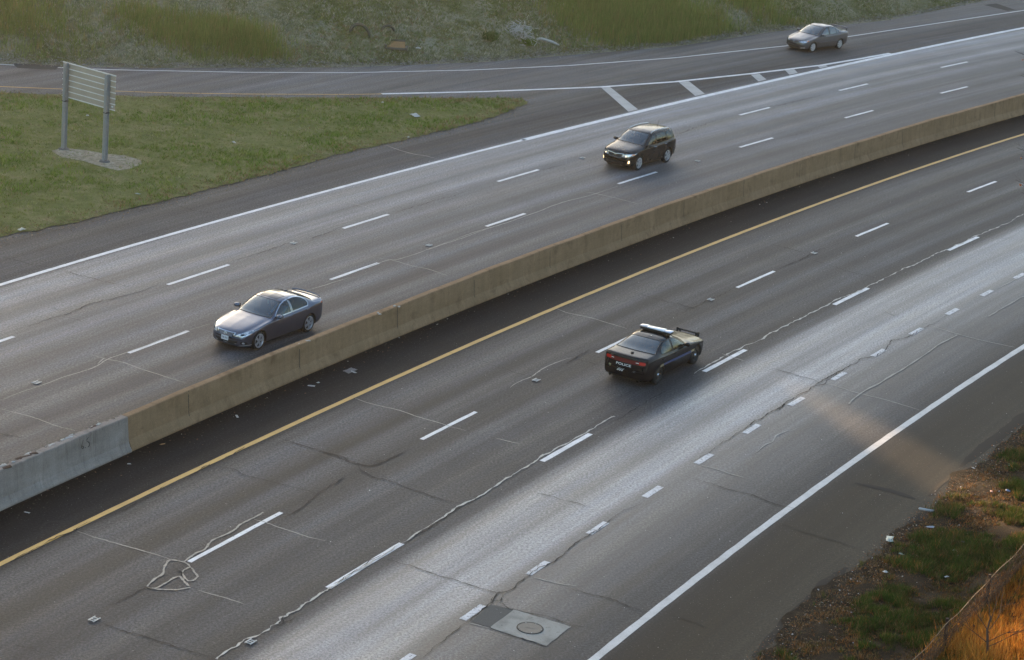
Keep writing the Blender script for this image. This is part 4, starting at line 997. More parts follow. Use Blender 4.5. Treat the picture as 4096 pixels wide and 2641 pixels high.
    def patch(s, name, d0, d1, p0, mat, parent, off=.003):
        ds = np.linspace(d0, d1, 26); ps = np.linspace(p0, 10, 14); V = []; n2 = 27
        for d in ds:
            for p in ps: V.append(s.pt(d, p, -1))
            for p in ps[::-1][1:]: V.append(s.pt(d, p, 1))
        V = [v + Vector((0, 0, off)) for v in V]
        F = [(i * n2 + j, i * n2 + j + 1, (i + 1) * n2 + j + 1, (i + 1) * n2 + j) for i in range(25) for j in range(n2 - 1)]
        o = mesh_obj(name, V, F, mat, parent, True)
        bm2 = bmesh.new(); rim = [V[i * n2] for i in range(26)] + [V[25 * n2 + j] for j in range(n2)] + [V[i * n2 + n2 - 1] for i in range(25, -1, -1)] + [V[j] for j in range(n2 - 1, -1, -1)]
        add_tube(bm2, rim, .014, 4, False); bm_obj('window_seal', bm2, BLK, o); return o
    def wheel(s, root, cx, sd):
        sp = s.sp; R = sp['R']; w = sp.get('tw_', .215); y0 = sd * (s.W - .035); h = lambda v: -sd * v; rr = sp.get('rim', R * .68)
        bm = bmesh.new(); prof = [(rr, 0.01), (R * .86, -.004), (R * .965, .014), (R, .05), (R, w - .05), (R * .965, w - .014), (rr, w)]
        add_lathe(bm, [(r, h(q)) for r, q in prof], (cx, y0, R), 'y', 40); bmesh.ops.recalc_face_normals(bm, faces=bm.faces[:]); t = bm_obj('wheel', bm, RUB, root, True)
        bm = bmesh.new(); add_lathe(bm, [(rr + .004, h(.004)), (rr - .012, h(-.002)), (rr - .03, h(.03)), (rr - .04, h(w - .03))], (cx, y0, R), 'y', 40)
        st = sp.get('spokes', 5); steel = sp.get('steel', False)
        if steel:
            add_lathe(bm, [(rr - .03, h(.03)), (rr * .75, h(.045)), (rr * .5, h(.02)), (.05, h(.02))], (cx, y0, R), 'y', 32); m = BLK
        else:
            m = SIL; a0 = rnd.uniform(0, 1)
            for k in range(st):
                for o2 in sp.get('twin', (-.14, .14)):
                    a = a0 + 2 * math.pi * k / st + o2; L = rr - .045; c = (cx + math.cos(a) * (L / 2 + .035), y0 + h(.012), R + math.sin(a) * (L / 2 + .035))
                    add_box(bm, c, (L, .03, sp.get('sw', .030)), Matrix.Rotation(-a, 3, 'Y'))
            add_lathe(bm, [(.0, h(.0)), (.06, h(.002)), (.07, h(.03))], (cx, y0, R), 'y', 16)
        rm = bm_obj('rim', bm, m, t)
        bm = bmesh.new(); add_lathe(bm, [(0.0, h(.07)), (rr - .03, h(.07))], (cx, y0, R), 'y', 24); bm_obj('brake_disc', bm, plain('dark_brake', (.03, .03, .03), .6) if 'dark_brake' not in bpy.data.materials else bpy.data.materials['dark_brake'], t)
        if steel:
            bm = bmesh.new(); add_lathe(bm, [(0, h(-.015)), (.045, h(-.012)), (.07, h(.02))], (cx, y0, R), 'y', 16); bm_obj('hub_cap', bm, CHR, t)
    def mirror(s, root, d, z, mat, L=.20):
        for sd in (1, -1):
            b = s.proj((d, z), 'side', sd, 0); c = b + Vector((.02, sd * .16, .035)); bm = bmesh.new()
            r = bmesh.ops.create_uvsphere(bm, u_segments=16, v_segments=10, radius=1)
            for v in r['verts']: v.co = Vector((v.co.x * .085 + (.02 if v.co.x > 0 else 0), v.co.y * .125, v.co.z * .075)) + c
            mo = bm_obj('mirror', bm, mat, root, True); bm = bmesh.new(); add_tube(bm, [b - Vector((0, sd * .03, 0)), c - Vector((0, sd * .05, .05))], .03, 6); bm_obj('mirror_foot', bm, BLK, mo)
            bm = bmesh.new(); add_box(bm, c + Vector((-.088, 0, 0)), (.012, .19, .10), None, .004); bm_obj('mirror_glass', bm, GLD, mo)
    def handles(s, lst, mat):
        for (k, d, z) in lst:
            for sd in (0, 1):
                sg_ = 1 if sd == 0 else -1; bm = bmesh.new(); P = [s.proj((d + t, z), 'side', sg_, o) for t, o in ((-.09, .0), (-.07, .03), (.07, .03), (.09, .0))]; add_tube(bm, P, .016, 6); bm_obj('handle', bm, mat, s.doors[(k, sd)])
    def seams(s, polys):
        for k, p in enumerate(polys):
            for sd in (0, 1): s.line('seam', p, 'side', 1 if sd == 0 else -1, BLK, s.doors[(k, sd)], .012, .001)
    def cabin(s, root, seatm, wheel_side=1):
        zb = float(s.f['belt'](s.cowl)); xs = s.x0 - s.cowl
        bm = bmesh.new(); add_box(bm, (xs - .32, 0, zb - .12), (.5, s.W * 1.62, .22), None, .06); bm_obj('dashboard', bm, BLK, root)
        bm = bmesh.new(); add_box(bm, (xs - 1.4, 0, .42), (2.5, s.W * 1.7, .06)); bm_obj('cabin_floor', bm, BLK, root)
        for d, ys in ((s.cowl + 1.22, (-.37, .37)), (s.cowl + 2.05, (-.42, .0, .42))):
            for y in ys:
                bm = bmesh.new(); x = s.x0 - d; add_box(bm, (x + .22, y, .56), (.5, .46 if len(ys) == 2 else .41, .16), None, .05)
                add_box(bm, (x - .05, y, .86), (.14, .45 if len(ys) == 2 else .41, .62), Matrix.Rotation(-.25, 3, 'Y'), .05)
                add_box(bm, (x - .16, y, 1.20 if s.f['top'](d) > 1.36 else 1.12), (.09, .24, .17), None, .035); bm_obj('seat', bm, seatm, root)
        bm = bmesh.new(); c = Vector((xs - .55, .37 * wheel_side, zb - .05)); ring = []
        for k in range(25):
            a = 2 * math.pi * k / 24; ring.append(c + Vector((-.07 * math.sin(a) * -1, .18 * math.cos(a), .17 * math.sin(a))))
        add_tube(bm, ring, .016, 6, False); add_tube(bm, [c + Vector((.0, -.17, 0)), c + Vector((.0, .17, 0))], .02, 5); bm_obj('steering_wheel', bm, BLK, root)
        return c
    def text(s, txt, plane, sd, cx, cz, h, wid, mat, parent, name, off=.008, flip=1):
        cu = bpy.data.curves.new(name, 'FONT'); cu.body = txt; cu.align_x = 'CENTER'; cu.align_y = 'CENTER'; cu.size = 1.0; cu.offset = .02; cu.resolution_u = 3
        o = bpy.data.objects.new(name + '_curve', cu); COL.objects.link(o); bpy.context.view_layer.update()
        me = bpy.data.meshes.new_from_object(o.evaluated_get(bpy.context.evaluated_depsgraph_get())); bpy.data.objects.remove(o); bpy.data.curves.remove(cu)
        xs = [v.co.x for v in me.vertices]; ys = [v.co.y for v in me.vertices]; mx, my = (max(xs) + min(xs)) / 2, (max(ys) + min(ys)) / 2; kx, ky = wid / (max(xs) - min(xs)), h / (max(ys) - min(ys))
        for v in me.vertices: v.co = s.proj((cx + flip * (v.co.x - mx) * kx, cz + (v.co.y - my) * ky), plane, sd, off)
        me.materials.clear(); me.materials.append(mat); q = bpy.data.objects.new(name, me); COL.objects.link(q); q.parent = parent; return q

def place(root, A, B, sd, W, k=(1, 1, 1)):
    """A, B: where the visible front and rear tyres touch the road in the photograph"""
    d = (A - B).normalized(); lf = Vector((-d.y, d.x, 0)); root.location = (A + B) / 2 - lf * sd * (W - .10) * k[1]; root.scale = k; root.rotation_euler = (0, 0, math.atan2(d.y, d.x))
def ellipse(cx, cy, rx, ry, n=16): return [(cx + rx * math.cos(2 * math.pi * k / n), cy + ry * math.sin(2 * math.pi * k / n)) for k in range(n)]
def mir(p): return [(-x, y) for x, y in p]

# --- silver grey sedan
PG = paint('gunmetal_paint', (.095, .112, .158), .75, .30)
g = empty('sedan', (0, 0, 0), 0, 'gunmetal grey sedan with sunroof driving in the lane next to the concrete barrier', 'car')
c = Car(dict(L=4.75, W=.886, FO=.84, WB=2.85, R=.335, Ra=.385, glass=(1.44, 2.22, 3.42, 4.06), doors=[(1.50, 2.64), (2.64, 3.62)], spokes=5, twin=(-.15, .15), sw=.034, rim=.245,
    top=[(0, .50), (.015, .60), (.05, .68), (.13, .735), (.35, .80), (.8, .885), (1.2, .945), (1.42, .985), (1.75, 1.165), (2.1, 1.335), (2.3, 1.405), (2.55, 1.445), (2.8, 1.455), (3.1, 1.437), (3.4, 1.385), (3.7, 1.285), (4.0, 1.155), (4.12, 1.115), (4.4, 1.095), (4.60, 1.09), (4.67, 1.06), (4.72, .92), (4.75, .65)],
    bot=[(0, .46), (.02, .33), (.06, .22), (.2, .17), (.6, .16), (2.4, .17), (4.2, .19), (4.55, .25), (4.68, .33), (4.73, .45), (4.75, .60)],
    belt=[(0, .5), (.1, .62), (.4, .74), (.85, .82), (1.4, .90), (2.5, .935), (3.5, .975), (4.1, 1.02), (4.6, 1.0), (4.75, .7)],
    wid=[(0, .62), (.05, .71), (.2, .81), (.6, .868), (1.2, .88), (2.5, .886), (3.6, .886), (4.2, .872), (4.6, .82), (4.75, .72)],
    tw=[(0, .50), (.15, .60), (.5, .69), (1.0, .73), (1.42, .72), (1.8, .66), (2.2, .59), (2.6, .565), (3.1, .55), (3.5, .555), (3.9, .62), (4.12, .68), (4.5, .69), (4.75, .6)],
    drop=[(0, .02), (.3, .05), (1.0, .065), (1.42, .04), (2.2, .05), (2.8, .06), (3.4, .05), (4.1, .03), (4.6, .03), (4.75, .02)],
    side=[dict(poly=[(1.72, .965), (1.95, 1.13), (2.2, 1.275), (2.42, 1.35), (2.60, 1.375), (2.62, .99)], mat=GLS), dict(poly=[(2.68, 1.38), (2.95, 1.383), (3.2, 1.355), (3.42, 1.29), (3.58, 1.19), (3.62, 1.09), (3.56, 1.02), (2.70, .995)], mat=GLD)],
    trim=CHR)).build(g, PG)
GR = plain('dark_grille', (.02, .02, .022), .4, var=.3)
hl = [(.40, .565), (.62, .575), (.80, .655), (.84, .765), (.70, .735), (.52, .655)]
for p in (hl, mir(hl)):
    h = c.decal('headlight', p, 'front', 1, LAMP, g, .007); c.ring('lamp_rim', p, 'front', 1, CHR, h, .009, .012); cx_ = .62 if p is hl else -.62; c.decal('lens', ellipse(cx_, .628, .045, .035), 'front', 1, GLD, h, .012, .05)
gp_ = [(-.36, .665), (.36, .665), (.30, .535), (.20, .505), (-.20, .505), (-.30, .535)]
gr = c.decal('grille', gp_, 'front', 1, GR, g, .004); c.ring('grille_frame', gp_, 'front', 1, CHR, gr, .012, .022)
for k in range(5): z = .535 + k * .026; w = .27 + k * .015; c.line('slat', [(-w, z), (0, z + .004), (w, z)], 'front', 1, CHR, gr, .008, .010)
c.ring('emblem', ellipse(0, .60, .055, .03), 'front', 1, CHR, gr, .02, .014); c.line('emblem', [(-.03, .58), (-.012, .605)], 'front', 1, CHR, gr, .014, .02); c.line('emblem', [(.03, .58), (.012, .605)], 'front', 1, CHR, gr, .014, .02)
it = c.decal('lower_intake', [(-.50, .40), (.50, .40), (.42, .27), (-.42, .27)], 'front', 1, BLK, g, .004); c.line('slat', [(-.44, .30), (0, .295), (.44, .30)], 'front', 1, SIL, it, .012, .01)
def plate(c, root, plane, y, z, txt, w=.31, h=.155):
    x = c.proj((y, z), plane, 1, .02); n = 1 if plane == 'front' else -1; bm = bmesh.new(); add_box(bm, x + Vector((n * .004, 0, 0)), (.012, w, h), Matrix.Rotation(-.08 * n, 3, 'Y'), .003); o = bm_obj('number_plate', bm, PLATE, root)
    if txt:
        t = c.text(txt, plane, 1, y, z, .07, .24, plain('plate_lettering', (.06, .07, .12), .5), o, 'plate_lettering', .0, 1 if plane == 'rear' else -1)
        for v in t.data.vertices: v.co.x = x.x + n * .0125 + (v.co.z - z) * .08 * -1
    return o
for y in (-.69, .69):
    c.decal('fog_recess', ellipse(y * .96, .345, .10, .06), 'front', 1, BLK, g, .004); f_ = c.decal('fog_lamp', ellipse(y * .97, .345, .038, .038), 'front', 1, LAMP, g, .012, .05)
    sgn = 1 if y > 0 else -1; c.decal('bumper_blade', [(sgn * .46, .225), (sgn * .80, .27), (sgn * .82, .295), (sgn * .60, .265)], 'front', 1, SIL, g, .02)
plate(c, g, 'front', 0, .455, 'EWX 4073')
tl = [(.52, .90), (.80, .86), (.84, .98), (.66, 1.02)]
for p in (tl, mir(tl)): c.decal('taillight', p, 'rear', 1, REDL, g, .008)
for sd in (1, -1): c.decal('taillight', [(4.42, .93), (4.58, .90), (4.62, .985), (4.46, 1.01)], 'side', sd, REDL, g, .008)
c.decal('sunroof', [(2.33, -.36), (2.33, .36), (2.72, .40), (2.72, -.40)], 'top', 1, plain('sunroof_glass', (.10, .105, .115), .12, .4), g, .006); c.ring('sunroof_seal', [(2.33, -.36), (2.33, .36), (2.72, .40), (2.72, -.40)], 'top', 1, BLK, g, .007, .012)
c.mirror(g, 1.80, .985, PG); c.handles([(0, 2.52, .86), (1, 3.50, .90)], PG); c.seams([[(1.50, .32), (1.50, .90)], [(2.65, .30), (2.65, .98)]])
bm = bmesh.new(); add_box(bm, c.pt(3.3, 10) + Vector((0, 0, .025)), (.16, .03, .06), None, .012); bm_obj('roof_antenna', bm, PG, g)
bm = bmesh.new(); P = [c.pt(4.58, 8.4 + .4 * k, 1) for k in range(5)] + [c.pt(4.58, 10 - .4 * k, -1) for k in range(1, 5)]
add_tube(bm, [p + Vector((-.02, 0, .045 - .03 * (abs(p.y) / .7) ** 4)) for p in P], .026, 8); bm_obj('rear_spoiler', bm, PG, g)
bm = bmesh.new(); q = c.pt(2.26, 10) + Vector((-.06, 0, -.17)); add_box(bm, q, (.02, .05, .14), None, .004); bm_obj('hanging_tag', bm, plain('pale_green_tag', (.35, .6, .45), .7), g)
for k, sd in enumerate((1, -1)): c.line('chrome_sill', [(1.75, .965), (2.4, .985), (3.0, 1.0), (3.58, 1.02)], 'side', sd, CHR, g, .018, .008); c.decal('centre_pillar', [(2.60, .99), (2.70, .995), (2.70, 1.385), (2.60, 1.38)], 'side', sd, BLK, g, .003)
g_wheel = c.cabin(g, SEAT); CG = c
place(g, at(1038, 1396), at(1221, 1330), 1, .886, (1.03, 1.02, 1.04))

# --- police sedan
PB = paint('black_paint', (.006, .006, .008), .0, .14); PB.node_tree.nodes['Principled BSDF'].inputs['Coat Weight'].default_value = 0.0; PB.node_tree.nodes['Principled BSDF'].inputs['Specular IOR Level'].default_value = .34
pc = empty('police_car', (0, 0, 0), 0, 'black police sedan number 306 with roof light bar and push bumper', 'police car')
c = Car(dict(L=5.08, W=.952, FO=.98, WB=3.05, R=.36, Ra=.42, glass=(1.66, 2.40, 3.50, 4.36), doors=[(1.72, 2.95), (2.95, 3.98)], steel=True, rim=.235, KR=.20, KF=.24, tw_=.235, rglass=mat_glass('rear_tinted_glass', (.10, .13, .14), .10),
    top=[(0, .55), (.02, .72), (.06, .79), (.15, .83), (.6, .905), (1.2, .985), (1.64, 1.045), (1.95, 1.215), (2.3, 1.375), (2.5, 1.435), (2.8, 1.475), (3.1, 1.478), (3.45, 1.44), (3.8, 1.345), (4.2, 1.21), (4.4, 1.17), (4.7, 1.155), (4.95, 1.14), (5.02, 1.105), (5.05, .95), (5.07, .75), (5.08, .65)],
    bot=[(0, .50), (.02, .30), (.08, .2), (.3, .18), (4.5, .2), (4.85, .25), (5.0, .30), (5.05, .38), (5.08, .60)],
    belt=[(0, .55), (.1, .74), (.5, .85), (1.6, .94), (2.6, .975), (3.6, 1.02), (4.3, 1.07), (4.95, 1.06), (5.08, .7)],
    wid=[(0, .74), (.1, .85), (.4, .915), (1.0, .945), (2.5, .945), (3.3, .94), (4.0, .955), (4.6, .94), (4.95, .90), (5.08, .84)],
    tw=[(0, .60), (.2, .70), (1.0, .77), (1.64, .75), (2.0, .68), (2.4, .635), (2.9, .62), (3.4, .62), (3.9, .69), (4.36, .79), (4.95, .81), (5.08, .75)],
    drop=[(0, .02), (.3, .05), (1.0, .06), (1.62, .04), (2.2, .05), (2.8, .06), (3.4, .05), (4.3, .03), (4.9, .025), (5.08, .02)],
    side=[dict(poly=[(1.98, 1.0), (2.2, 1.17), (2.42, 1.295), (2.62, 1.365), (2.88, 1.392), (2.90, 1.03)], mat=GLS), dict(poly=[(2.99, 1.395), (3.2, 1.39), (3.48, 1.34), (3.72, 1.24), (3.86, 1.14), (3.80, 1.09), (3.0, 1.04)], mat=GLS)])).build(pc, PB)
band = [(-.80, .90), (-.76, .875), (.76, .875), (.80, .90), (.80, .99), (.76, 1.015), (-.76, 1.015), (-.80, .99)]
tb_ = c.decal('taillight_band', band, 'rear', 1, REDD, pc, .006, .05)
for sg_ in (1, -1):
    e = c.decal('taillight', [(sg_ * x, z) for x, z in [(.56, .895), (.74, .895), (.785, .92), (.785, .98), (.75, 1.0), (.56, 1.0)]], 'rear', 1, REDL, pc, .011, .05)
    c.decal('reversing_lamp', [(sg_ * x, z) for x, z in [(.44, .94), (.55, .94), (.55, .965), (.44, .965)]], 'rear', 1, WHT, pc, .013, .05)
    ex = c.proj((sg_ * .56, .30), 'rear', 1, .02); bm = bmesh.new(); add_tube(bm, [ex + Vector((.12, 0, 0)), ex + Vector((-.03, 0, 0))], .045, 12, False); add_lathe(bm, [(.045, 0), (.038, 0)], (0, 0, 0), 'z', 3); bm_obj('exhaust_tip', bm, CHR, pc)
c.text('POLICE', 'rear', 1, .02, .795, .085, .60, WHT, pc, 'lettering', .010, -1)
c.text('306', 'rear', 1, .14, .60, .125, .25, WHT, pc, 'fleet_number', .010, -1); c.text('V70', 'rear', 1, -.36, .605, .035, .13, SIL, pc, 'rear_emblem', .010, -1)
c.decal('shield_badge', [(.53, .70), (.63, .70), (.635, .65), (.58, .60), (.525, .65)], 'rear', 1, plain('dull_gold_badge', (.42, .40, .24), .5), pc, .010, .05)
c.decal('bumper_valance', [(-.72, .22), (.72, .22), (.66, .36), (-.66, .36)], 'rear', 1, BLK, pc, .005)
c.decal('trunk_edge', [(4.97, -.76), (4.97, .76), (5.0, .76), (5.0, -.76)], 'top', 1, BLK, pc, .004)
c.line('trunk_seam', [(4.40, -.77), (4.7, -.785), (4.96, -.80)], 'top', 1, BLK, pc, .012, .002); c.line('trunk_seam', [(4.40, .77), (4.7, .785), (4.96, .80)], 'top', 1, BLK, pc, .012, .002)
bm = bmesh.new(); pz = c.proj((4.66, -.08), 'top', 1, 0); add_lathe(bm, [(0, .045), (.04, .043), (.06, .02), (.062, -.01)], pz, 'z', 16); bm_obj('trunk_antenna', bm, BLK, pc)
bm = bmesh.new(); pz = c.proj((3.28, -.1), 'top', 1, 0); add_lathe(bm, [(0, .02), (.02, .018), (.025, -.01)], pz, 'z', 10); bm_obj('roof_antenna', bm, CHR, pc)
lb = c.proj((2.66, 0), 'top', 1, 0); bm = bmesh.new(); add_box(bm, lb + Vector((0, 0, .055)), (.30, 1.22, .075), None, .02); add_box(bm, lb + Vector((0, .5, .0)), (.16, .06, .08)); add_box(bm, lb + Vector((0, -.5, .0)), (.16, .06, .08)); lbo = bm_obj('light_bar', bm, BLK, pc)
LBM = plain('glare_white_dome', (.72, .74, .78), .12, .0, coat=1.0, var=.06, vscale=14)  # pale dome, with the glare on it painted into the white
for y0_, w_, m_ in ((-.50, .27, plain('smoked_blue_lens', (.40, .46, .60), .12, coat=1.0)), (0, .70, LBM), (.50, .27, plain('smoked_pale_lens', (.58, .54, .56), .12, coat=1.0))):
    bm = bmesh.new(); add_box(bm, lb + Vector((0, y0_, .118)), (.29, w_, .05), None, .02); bm_obj('dome', bm, m_, lbo, True)
nz = s_x = c.x0
bm = bmesh.new()
for y in (-.34, .34): add_tube(bm, [(nz + .02, y, .28), (nz + .12, y, .36), (nz + .16, y, .62), (nz + .13, y, .82)], .035, 8)
add_tube(bm, [(nz + .12, -.44, .82), (nz + .13, -.34, .82), (nz + .13, .34, .82), (nz + .12, .44, .82)], .034, 8); add_tube(bm, [(nz + .16, -.34, .62), (nz + .16, .34, .62)], .03, 8)
for y in (-.44, .44): add_tube(bm, [(nz + .11, y, .60), (nz + .12, y, .88)], .044, 8)
bm_obj('push_bumper', bm, BLK, pc)
for sd in (1, -1):
    c.decal('side_stripe', [(1.50, .60), (3.75, .66), (3.75, .745), (1.50, .69)], 'side', sd, BLUE, pc, .006); c.decal('side_stripe', [(3.76, .655), (4.06, .665), (4.02, .75), (3.76, .745)], 'side', sd, GOLD, pc, .006); c.decal('side_stripe', [(1.22, .60), (1.49, .60), (1.49, .69), (1.22, .69)], 'side', sd, GOLD, pc, .006)
    c.decal('centre_pillar', [(2.89, 1.02), (3.0, 1.03), (3.0, 1.40), (2.88, 1.40)], 'side', sd, BLK, pc, .003)
hl = [(.46, .62), (.78, .64), (.84, .74), (.50, .72)]
for p in (hl, mir(hl)): c.decal('headlight', p, 'front', 1, LAMP, pc, .007)
c.decal('grille', [(-.42, .73), (.42, .73), (.38, .50), (-.38, .50)], 'front', 1, GR, pc, .005); c.decal('lower_intake', [(-.6, .38), (.6, .38), (.5, .26), (-.5, .26)], 'front', 1, BLK, pc, .004)
c.mirror(pc, 2.05, 1.02, PB); c.handles([(0, 2.80, .885), (1, 3.80, .925)], PB); c.seams([[(1.72, .34), (1.72, .92)], [(2.95, .32), (2.95, 1.0)]])
bm = bmesh.new(); sl_ = c.proj((1.92, 1.08), 'side', 1, .09); add_lathe(bm, [(0, -.06), (.06, -.05), (.075, .05), (.0, .06)], sl_, 'y', 16); bm_obj('spotlight', bm, CHR, pc)
c.cabin(pc, SEAT); place(pc, at(2770, 1457), at(2625, 1536), -1, .952, (1.0, .99, 1.0))

# --- dark sport utility car
PS = paint('dark_charcoal_paint', (.009, .0085, .0085), .1, .2); PS.node_tree.nodes['Principled BSDF'].inputs['Coat Weight'].default_value = .25
sv = empty('suv', (0, 0, 0), 0, 'black sport utility car with silver roof rails and lit fog lamps in the middle lane', 'car')
c = Car(dict(L=4.69, W=.942, FO=.93, WB=2.70, R=.365, Ra=.425, glass=(1.24, 1.99, 4.28, 4.52), doors=[(1.30, 2.42), (2.42, 3.42)], spokes=5, twin=(-.17, .17), sw=.04, rim=.255, KF=.26, wglass=GLW, rglass=GLD,
    top=[(0, .60), (.02, .78), (.06, .90), (.14, .96), (.6, 1.06), (1.0, 1.12), (1.22, 1.165), (1.6, 1.395), (1.95, 1.58), (2.15, 1.64), (2.5, 1.685), (3.0, 1.70), (3.6, 1.68), (4.1, 1.635), (4.28, 1.59), (4.40, 1.42), (4.54, 1.16), (4.62, 1.05), (4.67, .8), (4.69, .65)],
    bot=[(0, .52), (.03, .36), (.1, .26), (.3, .22), (4.2, .25), (4.55, .33), (4.66, .42), (4.69, .58)],
    belt=[(0, .6), (.1, .80), (.5, .93), (1.2, 1.03), (2.5, 1.07), (3.6, 1.12), (4.2, 1.16), (4.5, 1.08), (4.69, .65)],
    wid=[(0, .72), (.1, .83), (.4, .90), (1.0, .94), (2.5, .942), (3.9, .938), (4.4, .90), (4.69, .80)],
    tw=[(0, .6), (.2, .72), (.9, .78), (1.22, .78), (1.6, .73), (2.0, .67), (2.5, .655), (3.5, .645), (4.1, .625), (4.4, .66), (4.69, .6)],
    drop=[(0, .02), (.3, .05), (1.0, .06), (1.2, .04), (2.0, .05), (2.8, .06), (4.0, .05), (4.4, .04), (4.69, .02)],
    side=[dict(poly=[(1.62, 1.10), (1.8, 1.24), (2.02, 1.42), (2.22, 1.515), (2.40, 1.545), (2.41, 1.125)], mat=GLS), dict(poly=[(2.48, 1.552), (2.9, 1.565), (3.36, 1.55), (3.37, 1.165), (2.48, 1.13)], mat=GLS), dict(poly=[(3.44, 1.545), (3.72, 1.52), (3.98, 1.40), (4.06, 1.25), (3.44, 1.172)], mat=GLS)])).build(sv, PS)
hl = [(.40, .70), (.60, .69), (.86, .78), (.885, .86), (.62, .82), (.44, .79)]
for p, sg_ in ((hl, 1), (mir(hl), -1)):
    h = c.decal('headlight', p, 'front', 1, LAMP, sv, .007); c.ring('lamp_rim', p, 'front', 1, CHR, h, .010, .014); c.decal('lit_bulb', ellipse(sg_ * .60, .742, .024, .022), 'front', 1, GLOW, h, .014, .05); c.decal('turn_signal', [(sg_ * x, z) for x, z in [(.80, .80), (.87, .80), (.885, .855), (.81, .845)]], 'front', 1, AMB, h, .012, .05)
    c.decal('fog_housing', [(sg_ * x, z) for x, z in [(.64, .36), (.80, .38), (.82, .60), (.66, .58)]], 'front', 1, BLK, sv, .006)
    c.decal('fog_lamp', [(sg_ * x, z) for x, z in [(.715, .415), (.765, .42), (.775, .545), (.725, .54)]], 'front', 1, GLOW, sv, .014, .05)
gp_ = [(-.44, .83), (-.12, .81), (-.08, .79), (.08, .79), (.12, .81), (.44, .83), (.34, .665), (.14, .65), (.10, .665), (-.10, .665), (-.14, .65), (-.34, .665)]
gr = c.decal('grille', gp_, 'front', 1, BLK, sv, .006); c.ring('grille_frame', gp_, 'front', 1, CHR, gr, .014, .018); eb = c.decal('emblem', ellipse(0, .745, .065, .033), 'front', 1, CHR, gr, .02, .05); c.text('KIA', 'front', 1, 0, .745, .028, .075, BLK, gr, 'emblem_letters', .024)
c.decal('lower_intake', [(-.48, .46), (.48, .46), (.42, .31), (-.42, .31)], 'front', 1, BLK, sv, .004); c.decal('skid_plate', [(-.45, .25), (.45, .25), (.40, .295), (-.40, .295)], 'front', 1, plain('dull_grey_plastic', (.07, .07, .07), .6), sv, .008); plate(c, sv, 'front', 0, .535, None)
tl = [(.58, .98), (.80, .93), (.82, 1.10), (.66, 1.12)]
for p in (tl, mir(tl)): c.decal('taillight', p, 'rear', 1, REDL, sv, .008)
for sd in (1, -1):
    c.decal('taillight', [(4.28, .97), (4.47, .93), (4.47, 1.06), (4.32, 1.10)], 'side', sd, REDL, sv, .008); c.decal('centre_pillar', [(2.40, 1.12), (2.49, 1.13), (2.49, 1.56), (2.39, 1.55)], 'side', sd, BLK, sv, .003); c.decal('rear_pillar', [(3.36, 1.165), (3.45, 1.17), (3.45, 1.55), (3.36, 1.555)], 'side', sd, BLK, sv, .003)
    rail = [c.pt(d, 8.15, sd) + Vector((0, 0, o)) for d, o in ((2.1, .01), (2.25, .05), (2.7, .062), (3.3, .062), (3.85, .055), (4.02, .01))]; bm = bmesh.new(); add_tube(bm, rail, .026, 8); bm_obj('roof_rail', bm, SIL, sv, True)
    c.decal('sill_cladding', [(1.36, .25), (3.30, .27), (3.30, .37), (1.36, .35)], 'side', sd, BLK, sv, .006)
bm = bmesh.new(); q = c.pt(3.85, 10); add_box(bm, q + Vector((0, 0, .02)), (.09, .05, .04), None, .012); add_tube(bm, [q + Vector((0, 0, .03)), q + Vector((-.10, 0, .25))], .006, 5); bm_obj('roof_antenna', bm, BLK, sv)
c.mirror(sv, 1.62, 1.10, PS); c.handles([(0, 2.28, .985), (1, 3.28, 1.02)], CHR); c.seams([[(1.32, .42), (1.30, 1.02)], [(2.44, .40), (2.44, 1.11)]])
s_wheel = c.cabin(sv, SEATL); CS = c; place(sv, at(2552.5, 681), at(2660, 651), 1, .942, (.985, .98, 1.03))

